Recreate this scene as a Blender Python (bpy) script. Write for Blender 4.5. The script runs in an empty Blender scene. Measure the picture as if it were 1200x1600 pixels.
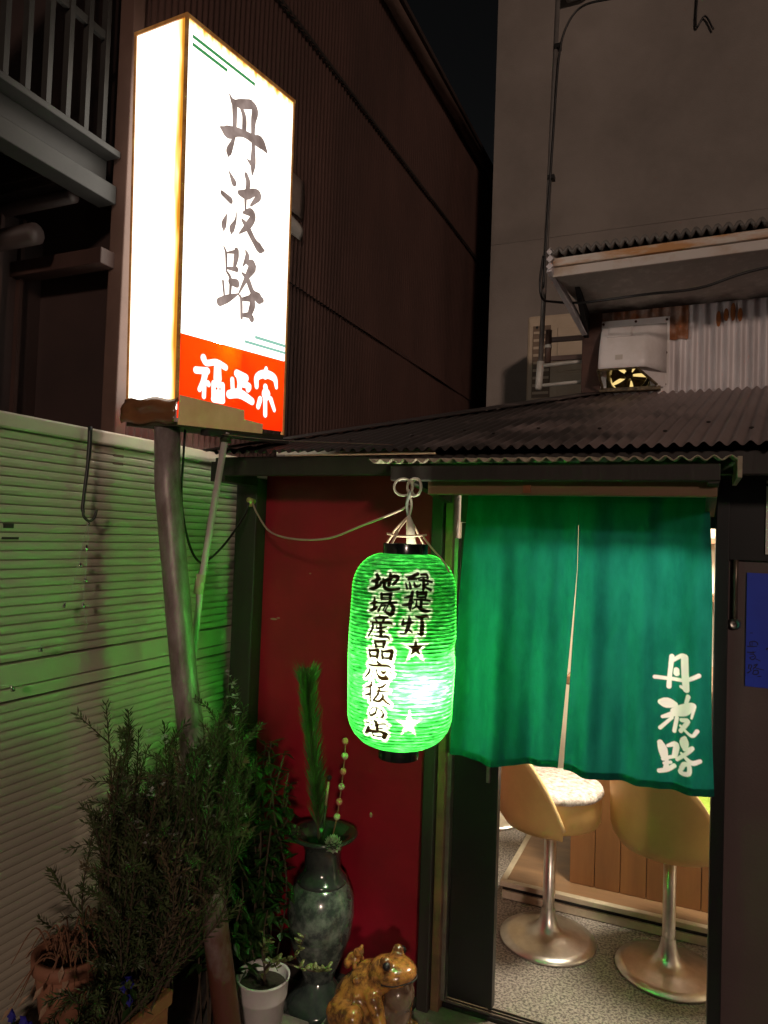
import bpy, bmesh, math, random
import numpy as np
from mathutils import Vector, Matrix, noise as mnoise
random.seed(11); np.random.seed(11)
R = math.radians
scn = bpy.context.scene
COL = scn.collection

# ------------------------------------------------------------------ camera
cam_d = bpy.data.cameras.new('camera'); cam = bpy.data.objects.new('camera', cam_d); COL.objects.link(cam)
YAW, PITCH, ROLL = R(23.63), R(1.9), R(2.02)
_f = Vector((-math.sin(YAW)*math.cos(PITCH), math.cos(YAW)*math.cos(PITCH), math.sin(PITCH)))
_r = Vector((math.cos(YAW), math.sin(YAW), 0)); _u = _r.cross(_f)
_r2 = _r*math.cos(ROLL) + _u*math.sin(ROLL); _u2 = -_r*math.sin(ROLL) + _u*math.cos(ROLL)
m4 = Matrix((_r2, _u2, -_f)).transposed().to_4x4(); m4.translation = (0, 0, 1.6)
cam.matrix_world = m4
cam_d.sensor_fit = 'VERTICAL'; cam_d.sensor_height = 36; cam_d.lens = 1110/1600*36
cam_d.clip_start = .05; cam_d.clip_end = 500
scn.camera = cam

# ------------------------------------------------------------------ night sky and the one faint street-side light
SUN_AZ, SUN_EL = R(27), R(14)          # from the right and behind the viewer, low
world = bpy.data.worlds.new('World'); scn.world = world; world.use_nodes = True
wn = world.node_tree.nodes; wl = world.node_tree.links; wn.clear()
sky = wn.new('ShaderNodeTexSky'); sky.sky_type = 'NISHITA'; sky.sun_disc = False
sky.sun_elevation = SUN_EL
hs = wn.new('ShaderNodeHueSaturation'); hs.inputs['Saturation'].default_value = .12
bg = wn.new('ShaderNodeBackground'); bg.inputs['Strength'].default_value = .0012
wo = wn.new('ShaderNodeOutputWorld')
wl.new(sky.outputs[0], hs.inputs['Color']); wl.new(hs.outputs[0], bg.inputs[0]); wl.new(bg.outputs[0], wo.inputs[0])
sd = bpy.data.lights.new('street_light_sun', 'SUN'); sun = bpy.data.objects.new('street_light_sun', sd); COL.objects.link(sun)
sd.energy = .66; sd.angle = R(4.5); sd.color = (1, .74, .60)
to_sun = Vector((math.sin(SUN_AZ)*math.cos(SUN_EL), -math.cos(SUN_AZ)*math.cos(SUN_EL), math.sin(SUN_EL)))
sun.rotation_euler = to_sun.to_track_quat('Z', 'Y').to_euler(); sun.location = to_sun*20
sky.sun_rotation = math.atan2(to_sun.x, to_sun.y)
vs = scn.view_settings
vs.view_transform = 'Standard'; vs.look = 'None'; vs.exposure = 0; vs.gamma = 1; vs.use_curve_mapping = False
scn.cycles.use_denoising = True
scn.cycles.sample_clamp_indirect = 12
scn.cycles.max_bounces = 6

# ------------------------------------------------------------------ materials
def mat(name, col, col2=None, scale=6, rough=.6, metal=0, bump=0, bscale=60, stretch=(1,1,1), lo=.35, hi=.65,
        detail=5, spec=.5, trans=0, coat=0, emit=0, rvar=0, world=False):
    m = bpy.data.materials.new(name); m.use_nodes = True
    n = m.node_tree.nodes; l = m.node_tree.links
    b = n['Principled BSDF']
    b.inputs['Base Color'].default_value = (*col, 1); b.inputs['Roughness'].default_value = rough
    b.inputs['Metallic'].default_value = metal; b.inputs['Specular IOR Level'].default_value = spec
    b.inputs['Coat Weight'].default_value = coat; b.inputs['Coat Roughness'].default_value = .1
    tc = n.new('ShaderNodeTexCoord'); mp = n.new('ShaderNodeMapping'); mp.inputs['Scale'].default_value = stretch
    l.new(n.new('ShaderNodeNewGeometry').outputs['Position'] if world else tc.outputs['Object'], mp.inputs[0])
    if col2 is not None:
        t = n.new('ShaderNodeTexNoise'); t.inputs['Scale'].default_value = scale; t.inputs['Detail'].default_value = detail
        t.inputs['Roughness'].default_value = .65
        l.new(mp.outputs[0], t.inputs['Vector'])
        r = n.new('ShaderNodeMapRange'); r.inputs[1].default_value = lo; r.inputs[2].default_value = hi
        l.new(t.outputs[0], r.inputs[0])
        x = n.new('ShaderNodeMix'); x.data_type = 'RGBA'
        x.inputs[6].default_value = (*col, 1); x.inputs[7].default_value = (*col2, 1)
        l.new(r.outputs[0], x.inputs[0]); l.new(x.outputs[2], b.inputs['Base Color'])
        if rvar:
            rr = n.new('ShaderNodeMapRange'); rr.inputs[3].default_value = rough-rvar; rr.inputs[4].default_value = rough+rvar
            l.new(t.outputs[0], rr.inputs[0]); l.new(rr.outputs[0], b.inputs['Roughness'])
        if emit:
            l.new(x.outputs[2], b.inputs['Emission Color'])
    if emit:
        if col2 is None: b.inputs['Emission Color'].default_value = (*col, 1)
        b.inputs['Emission Strength'].default_value = emit
    if bump:
        t2 = n.new('ShaderNodeTexNoise'); t2.inputs['Scale'].default_value = bscale; t2.inputs['Detail'].default_value = 4
        l.new(mp.outputs[0], t2.inputs['Vector'])
        bp = n.new('ShaderNodeBump'); bp.inputs['Strength'].default_value = bump; bp.inputs['Distance'].default_value = .004
        l.new(t2.outputs[0], bp.inputs['Height']); l.new(bp.outputs[0], b.inputs['Normal'])
    if trans:
        tr = n.new('ShaderNodeBsdfTranslucent'); mx = n.new('ShaderNodeMixShader'); mx.inputs[0].default_value = trans
        if col2 is not None: l.new(x.outputs[2], tr.inputs[0])
        else: tr.inputs[0].default_value = (*col, 1)
        o = n['Material Output']
        l.new(b.outputs[0], mx.inputs[1]); l.new(tr.outputs[0], mx.inputs[2]); l.new(mx.outputs[0], o.inputs[0])
    return m

def patch(m, col, axis, a0, a1, nscale=8, nlo=.4, nhi=.6, stretch=(1,1,1), world=False):
    """weathering and tone patch: `col` laid over the base colour where the object coordinate `axis` runs from a0 to a1, broken up by noise"""
    n = m.node_tree.nodes; l = m.node_tree.links; b = n['Principled BSDF']
    src = b.inputs['Base Color'].links[0].from_socket if b.inputs['Base Color'].links else None
    tc = n.new('ShaderNodeTexCoord'); co = n.new('ShaderNodeNewGeometry').outputs['Position'] if world else tc.outputs['Object']
    sp = n.new('ShaderNodeSeparateXYZ'); l.new(co, sp.inputs[0])
    r = n.new('ShaderNodeMapRange'); r.inputs[1].default_value = a0; r.inputs[2].default_value = a1
    l.new(sp.outputs[axis], r.inputs[0])
    mp = n.new('ShaderNodeMapping'); mp.inputs['Scale'].default_value = stretch; l.new(co, mp.inputs[0])
    t = n.new('ShaderNodeTexNoise'); t.inputs['Scale'].default_value = nscale; t.inputs['Detail'].default_value = 6
    l.new(mp.outputs[0], t.inputs['Vector'])
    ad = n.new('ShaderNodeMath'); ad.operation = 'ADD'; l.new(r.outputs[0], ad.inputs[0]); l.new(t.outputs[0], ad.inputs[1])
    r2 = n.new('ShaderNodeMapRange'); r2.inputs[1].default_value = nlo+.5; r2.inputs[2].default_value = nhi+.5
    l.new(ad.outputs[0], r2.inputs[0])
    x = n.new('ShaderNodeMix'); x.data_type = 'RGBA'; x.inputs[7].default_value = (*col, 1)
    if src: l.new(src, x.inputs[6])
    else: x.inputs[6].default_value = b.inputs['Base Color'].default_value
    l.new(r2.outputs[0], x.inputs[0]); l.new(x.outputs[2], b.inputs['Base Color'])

def emis(name, col, strength):
    m = bpy.data.materials.new(name); m.use_nodes = True
    n = m.node_tree.nodes; l = m.node_tree.links; n.clear()
    e = n.new('ShaderNodeEmission'); e.inputs[0].default_value = (*col, 1); e.inputs[1].default_value = strength
    o = n.new('ShaderNodeOutputMaterial'); l.new(e.outputs[0], o.inputs[0]); return m

# ------------------------------------------------------------------ mesh helpers
class MB:
    def __init__(s): s.v = []; s.f = []
    def add(s, vs, fs):
        k = len(s.v); s.v += [tuple(p) for p in vs]; s.f += [tuple(i+k for i in q) for q in fs]; return s
    def box(s, x0, x1, y0, y1, z0, z1, mtx=None):
        p = [Vector((x, y, z)) for z in (z0, z1) for y in (y0, y1) for x in (x0, x1)]
        if mtx is not None: p = [mtx @ q for q in p]
        return s.add(p, [(0,2,3,1),(4,5,7,6),(0,1,5,4),(2,6,7,3),(0,4,6,2),(1,3,7,5)])
    def bar(s, a, b, w, h=None, up=(0,0,1)):
        a = Vector(a); b = Vector(b); d = b-a; L = d.length; d.normalize(); h = h or w
        x = d.cross(Vector(up))
        if x.length < 1e-4: x = d.cross(Vector((1,0,0)))
        x.normalize(); y = x.cross(d)
        m = Matrix((x, d, y)).transposed().to_4x4(); m.translation = a
        return s.box(-w/2, w/2, 0, L, -h/2, h/2, m)
    def tube(s, pts, r, n=8, cap=True):
        pts = [Vector(p) for p in pts]; N = len(pts)
        rs = r if isinstance(r, (list, tuple)) else [r]*N
        base = len(s.v); prev = None
        for i, p in enumerate(pts):
            d = (pts[min(i+1, N-1)]-pts[max(i-1, 0)])
            if d.length < 1e-9: d = Vector((0,0,1))
            d.normalize()
            if prev is None:
                x = d.cross(Vector((0,0,1)))
                if x.length < 1e-3: x = d.cross(Vector((1,0,0)))
            else: x = prev - d*prev.dot(d)
            x.normalize(); prev = x; y = d.cross(x)
            for k in range(n):
                a = 2*math.pi*k/n; s.v.append(tuple(p+(x*math.cos(a)+y*math.sin(a))*rs[i]))
        for i in range(N-1):
            for k in range(n):
                a = base+i*n+k; b = base+i*n+(k+1) % n; s.f.append((a, b, b+n, a+n))
        if cap:
            s.f.append(tuple(base+k for k in reversed(range(n)))); s.f.append(tuple(base+(N-1)*n+k for k in range(n)))
        return s
    def lathe(s, prof, c=(0,0,0), n=32, a0=0, a1=2*math.pi):
        full = abs(a1-a0-2*math.pi) < 1e-6; base = len(s.v); m = n if full else n+1
        for (r, z) in prof:
            for k in range(m):
                a = a0+(a1-a0)*k/n; s.v.append((c[0]+r*math.cos(a), c[1]+r*math.sin(a), c[2]+z))
        for i in range(len(prof)-1):
            for k in range(n):
                a = base+i*m+k; b = base+i*m+((k+1) % m); s.f.append((a, b, b+m, a+m))
        return s
    def grid(s, fn, nu, nv):
        base = len(s.v)
        for j in range(nv+1):
            for i in range(nu+1): s.v.append(tuple(fn(i/nu, j/nv)))
        for j in range(nv):
            for i in range(nu):
                a = base+j*(nu+1)+i; s.f.append((a, a+1, a+nu+2, a+nu+1))
        return s
    def ball(s, c, r, n=10, sq=(1,1,1)):
        m = n//2; pr = []
        base = len(s.v)
        for j in range(m+1):
            t = math.pi*j/m
            for k in range(n):
                a = 2*math.pi*k/n
                s.v.append((c[0]+r*sq[0]*math.sin(t)*math.cos(a), c[1]+r*sq[1]*math.sin(t)*math.sin(a), c[2]-r*sq[2]*math.cos(t)))
        for j in range(m):
            for k in range(n):
                a = base+j*n+k; b = base+j*n+(k+1) % n; s.f.append((a, b, b+n, a+n))
        return s
    def leaf(s, p, d, nrm, L, w):
        d = Vector(d).normalized(); x = d.cross(Vector(nrm))
        if x.length < 1e-4: x = d.cross(Vector((.3,.5,.8)))
        x.normalize(); p = Vector(p); up = x.cross(d)
        return s.add([p, p+d*L*.45+x*w/2+up*w*.15, p+d*L, p+d*L*.45-x*w/2+up*w*.15], [(0,1,2),(0,2,3)])
    def mesh(s, name):
        me = bpy.data.meshes.new(name); me.from_pydata(s.v, [], s.f); me.update(); return me
    def build(s, name, m, parent=None, smooth=False, bevel=0, solid=0, local=False, recalc=True):
        me = s.mesh(name)
        if recalc:
            bm = bmesh.new(); bm.from_mesh(me); bmesh.ops.recalc_face_normals(bm, faces=bm.faces); bm.to_mesh(me); bm.free()
        return put(name, me, m, parent, smooth, bevel, solid, local)

def put(name, me, m, parent=None, smooth=False, bevel=0, solid=0, local=False):
    if m is not None and not me.materials: me.materials.append(m)
    if smooth: me.polygons.foreach_set('use_smooth', [True]*len(me.polygons))
    o = bpy.data.objects.new(name, me); COL.objects.link(o)
    if bevel:
        b = o.modifiers.new('bevel', 'BEVEL'); b.width = bevel; b.segments = 2; b.limit_method = 'ANGLE'
    if solid:
        b = o.modifiers.new('solid', 'SOLIDIFY'); b.thickness = solid; b.offset = 0
    if parent is not None:
        o.parent = parent
        if not local:
            q = parent; inv = Matrix.Identity(4)
            while q is not None:
                if q.type == 'EMPTY': inv = q.matrix_basis.inverted()
                q = q.parent
            o.matrix_parent_inverse = inv if parent.type == 'EMPTY' else Matrix.Identity(4)
    return o

def tag(o, label=None, cat=None, group=None, kind=None):
    if label: o['label'] = label
    if cat: o['category'] = cat
    if group: o['group'] = group
    if kind: o['kind'] = kind
    return o
def empty(name, loc, label, cat, group=None):
    o = bpy.data.objects.new(name, None); o.location = loc; o.empty_display_size = .05; COL.objects.link(o)
    o.matrix_basis = Matrix.Translation(Vector(loc))
    return tag(o, label, cat, group)
def copy_tree(o, parent=None):
    c = o.copy(); COL.objects.link(c)
    if parent is not None: c.parent = parent
    for ch in list(o.children):
        copy_tree(ch, c)
    return c

def smooth_path(pts, k=6):
    """Catmull-Rom through points of any dimension"""
    P = [np.array(p, float) for p in pts]
    if len(P) < 3: return [P[0]+(P[-1]-P[0])*t for t in np.linspace(0, 1, k+1)]
    P = [2*P[0]-P[1]] + P + [2*P[-1]-P[-2]]; out = []
    for i in range(1, len(P)-2):
        for t in np.linspace(0, 1, k, endpoint=False):
            a, b, c, d = P[i-1:i+3]
            out.append(.5*((2*b)+(-a+c)*t+(2*a-5*b+4*c-d)*t*t+(-a+3*b-3*c+d)*t**3))
    out.append(P[-2]); return out

def strokes_mesh(strokes, place, lift=.0002, k=6, sx=1e-4, bold=1.35):
    """brush strokes (x, y, width) as flat ribbons with round ends; place(x, y, h) puts them on a surface"""
    mb = MB()
    for si, st in enumerate(strokes):
        h = lift*(1+si*.06)
        pts = smooth_path([(a*sx, b*sx, max(c*sx*bold, .0006)) for a, b, c in st], k)
        n = len(pts); L = []; Rr = []
        for i, p in enumerate(pts):
            d = pts[min(i+1, n-1)]-pts[max(i-1, 0)]; q = math.hypot(d[0], d[1]) or 1
            nx, ny = -d[1]/q, d[0]/q; w = max(p[2], .0006)/2
            L.append((p[0]+nx*w, p[1]+ny*w)); Rr.append((p[0]-nx*w, p[1]-ny*w))
        base = len(mb.v)
        for a, b in zip(L, Rr): mb.v += [tuple(place(*a, h)), tuple(place(*b, h))]
        for i in range(n-1): mb.f.append((base+2*i, base+2*i+1, base+2*i+3, base+2*i+2))
        for p, q, e in ((pts[0], pts[1], 0), (pts[-1], pts[-2], n-1)):
            dx, dy = p[0]-q[0], p[1]-q[1]; a0 = math.atan2(dy, dx); w = max(p[2], .0006)/2
            arc = [(p[0]+w*math.cos(a0+t), p[1]+w*math.sin(a0+t)) for t in np.linspace(-math.pi/2, math.pi/2, 7)]
            k0 = len(mb.v); mb.v += [tuple(place(*a, h)) for a in arc]; mb.f.append(tuple(range(k0, k0+7)))
    return mb

# ------------------------------------------------------------------ brush lettering: strokes of (x, y, width) in tenths of a millimetre on each surface
LANTERN_INK = [[(-958,14815,41),(-849,14822,67),(-724,14878,72)],[(-842,14986,66),(-782,14899,83),(-794,14702,66)],[(-984,14615,47),(-834,14634,73),(-658,14735,63)],[(-659,14800,53),(-477,14859,77),(-325,14955,70),(-197,14952,77),(-183,14897,59),(-286,14771,59),(-320,14753,17)],[(-439,15055,27),(-399,14952,78),(-416,14741,68)],[(-608,14893,35),(-562,14798,71),(-527,14670,68),(-397,14620,68),(-260,14635,50),(-132,14657,50)],[(-931,14231,36),(-817,14257,62),(-731,14280,46)],[(-817,14388,47),(-810,14274,65),(-816,14093,62)],[(-963,14055,29),(-855,14073,65),(-731,14149,54)],[(-603,14502,60),(-598,14371,52)],[(-602,14486,44),(-357,14517,59)],[(-347,14517,68),(-365,14321,58)],[(-587,14413,21),(-370,14435,19)],[(-591,14364,34),(-368,14378,34)],[(-767,14261,26),(-523,14275,43),(-194,14305,53)],[(-577,14258,36),(-668,14072,52),(-688,14062,18)],[(-574,14210,36),(-362,14240,26),(-292,14211,74),(-262,14115,75),(-325,13999,83),(-475,14054,42)],[(-483,14208,21),(-539,14082,34)],[(-414,14220,21),(-494,14052,35)],[(45,14961,34),(180,14965,60),(391,15049,63)],[(291,14991,52),(126,14907,50),(144,14908,42),(324,14920,51)],[(41,14808,33),(79,14673,49)],[(144,14828,33),(172,14684,58)],[(267,14831,34),(300,14735,60),(389,14737,34)],[(485,15027,46),(650,15037,55),(672,14957,65)],[(380,14929,38),(514,14964,27),(631,14957,27)],[(396,14890,25),(564,14892,53),(797,14845,48)],[(549,14916,62),(523,14674,60),(513,14642,16)],[(662,14804,45),(561,14739,37),(740,14642,63)],[(445,14786,34),(407,14737,34)],[(19,14436,25),(135,14464,58),(201,14499,50)],[(224,14589,59),(195,14426,70),(168,14230,74),(180,14118,25)],[(-24,14248,33),(92,14261,58),(241,14329,49)],[(354,14591,58),(357,14461,40)],[(353,14583,42),(614,14578,52)],[(604,14578,63),(587,14447,44)],[(372,14527,20),(568,14529,21)],[(357,14461,32),(587,14464,40)],[(273,14403,25),(501,14397,50),(725,14365,44)],[(473,14389,60),(468,14203,60)],[(476,14284,34),(668,14284,34)],[(343,14363,24),(329,14234,42),(237,14159,25)],[(329,14266,32),(452,14170,71),(597,14105,73),(737,14112,29)],[(-632,13953,26),(-612,13897,69)],[(-812,13864,29),(-612,13897,61),(-407,13912,50)],[(-740,13837,36),(-698,13792,44)],[(-502,13873,51),(-525,13798,51)],[(-919,13763,29),(-678,13761,44),(-358,13786,58),(-280,13751,24)],[(-834,13739,46),(-824,13617,54),(-959,13381,28)],[(-704,13694,28),(-688,13622,44),(-579,13640,51),(-422,13676,26)],[(-593,13736,59),(-569,13429,68)],[(-684,13524,21),(-573,13551,51),(-469,13551,35)],[(-746,13420,28),(-567,13413,51),(-410,13426,57),(-323,13368,16)],[(-748,13290,36),(-693,13157,61)],[(-729,13275,46),(-473,13300,59),(-456,13277,58)],[(-466,13292,68),(-486,13161,51)],[(-693,13165,33),(-469,13178,33)],[(-908,13067,39),(-859,12893,64)],[(-885,13037,46),(-643,13072,61)],[(-634,13065,69),(-645,12885,60)],[(-868,12891,39),(-636,12902,43)],[(-526,13084,33),(-492,12885,59)],[(-506,13046,41),(-262,13081,66)],[(-245,13066,65),(-279,12886,74)],[(-492,12885,33),(-288,12894,41)],[(13,13894,25),(1,13772,73)],[(151,13979,25),(171,13858,73),(142,13728,73),(97,13598,65),(50,13532,32),(-56,13532,20)],[(42,13782,48),(173,13810,66),(280,13828,20)],[(162,13632,48),(247,13561,19)],[(327,13975,26),(439,13951,60),(618,13983,59),(693,13933,26)],[(493,13927,59),(515,13749,85),(502,13522,85)],[(495,13506,42),(390,13547,19)],[(-631,12764,53),(-556,12716,51)],[(-912,12681,29),(-758,12669,43),(-399,12698,49),(-263,12661,33)],[(-856,12573,38),(-891,12462,47),(-1006,12333,21)],[(-772,12511,21),(-797,12377,21)],[(-653,12583,21),(-629,12464,39),(-527,12370,67),(-388,12375,83),(-329,12380,33),(-409,12454,17)],[(-534,12555,20),(-461,12506,59),(-394,12553,19)],[(-293,12553,20),(-224,12477,25)],[(-1002,12067,29),(-862,12114,54),(-782,12166,44)],[(-795,12238,36),(-830,12078,51),(-833,11741,44)],[(-1020,11866,25),(-858,11917,54)],[(-385,12237,33),(-486,12146,51),(-611,12115,26)],[(-556,12114,43),(-606,11945,51),(-745,11770,36)],[(-653,12020,16),(-554,12032,43),(-312,12057,25)],[(-716,11783,44),(-566,11770,52),(-461,11880,59),(-472,11952,43)],[(-460,11848,51),(-372,11775,51),(-268,11711,33)],[(-627,11599,21),(-662,11463,44),(-789,11386,47),(-850,11418,21),(-792,11558,18),(-674,11609,21),(-543,11577,24),(-442,11475,42),(-450,11400,52),(-512,11369,21)],[(-698,11277,23),(-638,11213,70),(-611,11109,73),(-596,11010,54)],[(-954,11185,18),(-847,11188,18)],[(-590,11179,21),(-409,11210,34),(-312,11179,20)],[(-573,11082,18),(-445,11090,18)],[(-880,11099,20),(-905,10984,92),(-1035,10879,36)],[(-908,10974,64),(-735,10980,67),(-540,11001,46),(-413,10974,62),(-342,10956,54)],[(-768,10966,39),(-756,10862,41)],[(-758,10853,21),(-515,10873,19)],[(-369,10945,90),(-422,10859,93)]]
SIGN_INK = [[(1798,10118,31),(1969,9949,126),(2044,9912,159),(2075,9226,111),(2020,8815,94),(1855,8432,155),(1826,8276,46)],[(2113,9993,127),(2333,10073,178),(2781,10273,183)],[(2818,10327,133),(3001,10189,202),(2941,9812,150),(2943,9362,117),(2981,8978,117),(2983,8526,166),(2961,8166,50)],[(2710,8528,33),(2947,8462,133)],[(2337,9978,97),(2499,9759,130),(2519,9325,137)],[(1476,8971,61),(1760,8966,233),(2189,9155,175),(2561,9245,147),(3026,9273,201),(3345,9309,256),(3618,9169,87)],[(1882,7840,31),(2112,7590,157)],[(2676,8029,114),(2783,7821,138),(2707,7368,104)],[(1609,7085,100),(1988,6998,137)],[(1849,6535,27),(1726,6175,141),(1727,5989,33)],[(2284,6739,21),(2236,6452,69),(2086,6160,144),(2065,5991,27)],[(2672,7367,89),(2694,6908,53)],[(2379,7369,105),(2711,7437,197),(3132,7661,147),(3312,7601,167),(2938,7173,54)],[(2592,6832,53),(2948,6955,181),(3063,6841,164),(2840,6516,162),(2436,6137,35)],[(2561,6588,71),(2801,6448,151),(3164,6118,146),(3437,5976,205),(3664,5972,56)],[(1755,5520,40),(1862,5338,67),(1895,4865,51)],[(1900,5376,34),(2298,5522,87)],[(2338,5561,139),(2326,5367,146),(2258,5048,86)],[(1921,4913,51),(2364,4995,111)],[(1905,4814,51),(2094,4623,85),(2096,4135,68)],[(2098,4542,137),(2384,4563,174)],[(1761,4467,67),(1840,4018,50)],[(1633,3808,166),(2001,4003,153),(2460,4253,35)],[(2773,5691,54),(2845,5518,136),(2648,5171,28)],[(2810,5342,71),(3115,5316,237),(2874,4914,136),(2481,4258,35)],[(2616,4955,42),(2878,4831,136),(3155,4481,146),(3473,4361,230),(3655,4347,112)],[(2481,4244,35),(2613,4124,77),(2661,3552,78)],[(2655,4134,71),(3035,4254,137)],[(3097,4326,138),(3174,4090,182),(3059,3753,137),(3153,3632,153)],[(2678,3640,71),(3061,3725,137)]]
SIGN_WHITE = [[(1011,2002,202),(1145,1874,166),(1581,1961,171),(1995,1873,175)],[(710,1593,180),(1198,1639,185)],[(1113,1596,221),(1039,1312,183),(887,1049,145)],[(1084,1258,147),(1078,862,147)],[(1234,1279,149),(1266,1247,149)],[(1633,1800,267),(1648,1461,306)],[(1475,1313,158),(1493,883,159)],[(1882,1307,163),(1902,839,163)],[(1476,1282,151),(1882,1307,155)],[(1487,1037,151),(1892,1058,155)],[(1495,837,189),(1902,839,194)],[(1691,1281,76),(1710,847,76)],[(2520,1764,222),(2965,1685,228)],[(2570,1723,161),(2678,1481,203),(2642,1218,183)],[(2314,1542,159),(2354,1181,159)],[(2777,1463,164),(3127,1446,188),(3081,1341,187)],[(2194,1065,237),(2694,1144,265),(3302,973,211)],[(3979,2138,154),(3936,1929,263)],[(3508,1498,171),(3520,1799,214),(3934,1962,241),(4429,1899,226),(4556,1607,136)],[(3966,1534,198),(3978,1511,198)],[(3995,1300,353),(4033,1291,353)],[(3970,1256,176),(4003,614,176)],[(3712,1089,195),(3619,843,172)],[(4274,1157,179),(4485,819,136)]]
NOREN_INK = [[(-520,12819,113),(-570,12266,101),(-583,11952,113)],[(-481,12718,88),(-267,12870,100),(-171,12854,137)],[(-182,12827,162),(-161,12363,162),(-129,11954,149)],[(-129,11954,99),(-262,11990,75)],[(-391,12442,125),(-389,12351,138)],[(-973,12182,89),(-543,12178,88),(-182,12193,87),(195,12403,99)],[(-798,11483,127),(-627,11478,239),(-408,11454,125)],[(-740,11073,76),(-498,11158,138)],[(-795,10753,89),(-485,11069,75)],[(-66,11768,99),(-122,11568,75)],[(-404,11248,213),(-189,11353,249),(-1,11506,186),(82,11517,99),(28,11202,49)],[(-352,11099,88),(-417,10703,88)],[(-231,11064,87),(-64,11087,99),(-249,10753,87)],[(-252,10894,62),(38,10716,74),(177,10864,98)],[(-786,10338,126),(-709,10142,202),(-655,9917,151)],[(-577,10266,75),(-361,10324,137),(-391,10010,125)],[(-691,9886,101),(-402,9983,75)],[(-594,9875,75),(-613,9613,138)],[(-664,9760,76),(-495,9800,75)],[(-794,9532,101),(-564,9596,113),(-397,9726,100)],[(-127,10616,74),(-148,10459,199),(-144,10279,74)],[(-97,10287,62),(68,10376,86),(-329,9917,75)],[(-213,10141,62),(52,9977,111),(263,10049,98)],[(-205,9731,99),(-136,9870,99),(-18,9889,99),(-13,9660,99),(-226,9600,99),(-205,9731,75)]]
POSTER_INK = [[(1490,13292,22),(1502,13202,22)],[(1490,13315,22),(1601,13348,22),(1683,13310,21),(1694,13254,19)],[(1436,13190,24),(1553,13195,22),(1674,13213,16)],[(1551,13309,15),(1548,13206,15)],[(1433,13025,24),(1556,13025,27),(1647,13051,13)],[(1575,13061,15),(1586,13005,19)],[(1495,12974,17),(1597,12972,22),(1639,12897,21),(1569,12822,24),(1497,12872,22),(1598,12916,17)],[(1650,12853,17),(1772,12803,15)],[(1480,12665,26),(1471,12562,24)],[(1480,12665,22),(1551,12661,19),(1532,12580,22)],[(1512,12566,22),(1533,12512,26)],[(1453,12435,32),(1513,12487,22)],[(1612,12668,28),(1693,12699,24),(1584,12551,19)],[(1603,12610,17),(1725,12578,21),(1856,12558,15)],[(1604,12519,22),(1705,12530,26),(1707,12429,26),(1586,12415,24),(1605,12508,17)],[(1708,12361,19),(1789,12370,19)],[(1496,13577,17),(1557,13583,17)],[(1917,13151,32),(1977,13202,28),(2037,13162,28)]]

# ------------------------------------------------------------------ ground
m_ground = mat('concrete_ground', (.14,.13,.12), (.20,.18,.165), 3, .85, bump=.5, bscale=40)
g = MB().box(-60, 60, -60, 60, -.2, 0).build('ground', m_ground); tag(g, 'dark concrete ground in front of the bar', kind='structure')

# ------------------------------------------------------------------ brown building on the left
m_brown = mat('brown_corrugated', (.100,.050,.040), (.052,.028,.023), 2.2, .55, bump=.25, bscale=22, detail=8, lo=.3, hi=.72, stretch=(1,1,.45))
m_brown_d = mat('dark_brown_rib_sheet', (.055,.032,.028), (.035,.022,.02), 2, .6)
m_trim = mat('brown_trim', (.16,.095,.075), (.12,.07,.055), 5, .5)
m_dark = mat('dark_timber', (.018,.014,.012), (.03,.024,.02), 8, .6, bump=.3, bscale=50, stretch=(1,1,.2))
m_steel_g = mat('grey_painted_steel', (.045,.043,.040), (.03,.029,.027), 6, .5)
m_black = mat('black_plastic', (.012,.012,.012), rough=.4)
m_deep = mat('dark_void_board', (.012,.011,.011), rough=.9)
XW = -1.665
bb = empty('brown_building', (XW, 3, 0), 'tall brown corrugated building with balcony behind the lit sign', 'building')
def corr_wall(y0, y1, z0, z1, x, pitch=.032, amp=.004):
    n = int((y1-y0)/pitch*6)
    return MB().grid(lambda u, v: (x+amp*math.cos(2*math.pi*(u*(y1-y0))/pitch)+.006*mnoise.noise((u*9, v*2.2, z0)), y0+u*(y1-y0), z0+v*(z1-z0)), n, 8)
corr_wall(1.70, 6.6, 1.80, 2.73, XW).build('wall_sheet', m_brown, bb, True, recalc=False)
corr_wall(1.70, 6.6, 2.70, 3.86, XW+.012).build('wall_sheet', m_brown, bb, True, recalc=False)
corr_wall(1.70, 6.6, 3.83, 4.62, XW+.024).build('wall_sheet', m_brown, bb, True, recalc=False)
MB().box(XW-.05, XW+.008, 2.35, 6.6, 2.705, 2.722).build('joint_flashing', m_dark, bb)
MB().box(XW-.05, XW+.030, 1.7, 6.6, 3.835, 3.85).build('joint_flashing', m_dark, bb)
MB().box(XW-2.5, XW-.03, 1.72, 6.6, -.1, 4.9).build('building_body', m_brown_d, bb)
MB().box(XW-.03, XW+.03, 1.655, 1.70, 1.78, 4.62).build('corner_trim', m_trim, bb, bevel=.004)
MB().tube([(XW+.06, 1.2, 4.56), (XW+.06, 6.6, 4.62)], .035, 10).build('gutter', m_trim, bb, True)
MB().box(XW-.2, XW+.10, 1.2, 6.6, 4.63, 4.66).build('roof_edge', m_brown_d, bb)
# set-back wall with upright seams under the balcony
MB().box(-2.16, -2.06, -.6, 1.72, 0, 2.6).build('setback_wall', m_brown_d, bb)
for i in range(25):
    y = -.25+i*.078
    MB().box(-2.06, -2.042, y, y+.014, 1.75, 2.6).build('wall_seam', m_brown, bb)
MB().box(-2.06, -1.66, -.6, 1.7, 1.80, 1.845).build('header_ledge', m_brown_d, bb)
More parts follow.
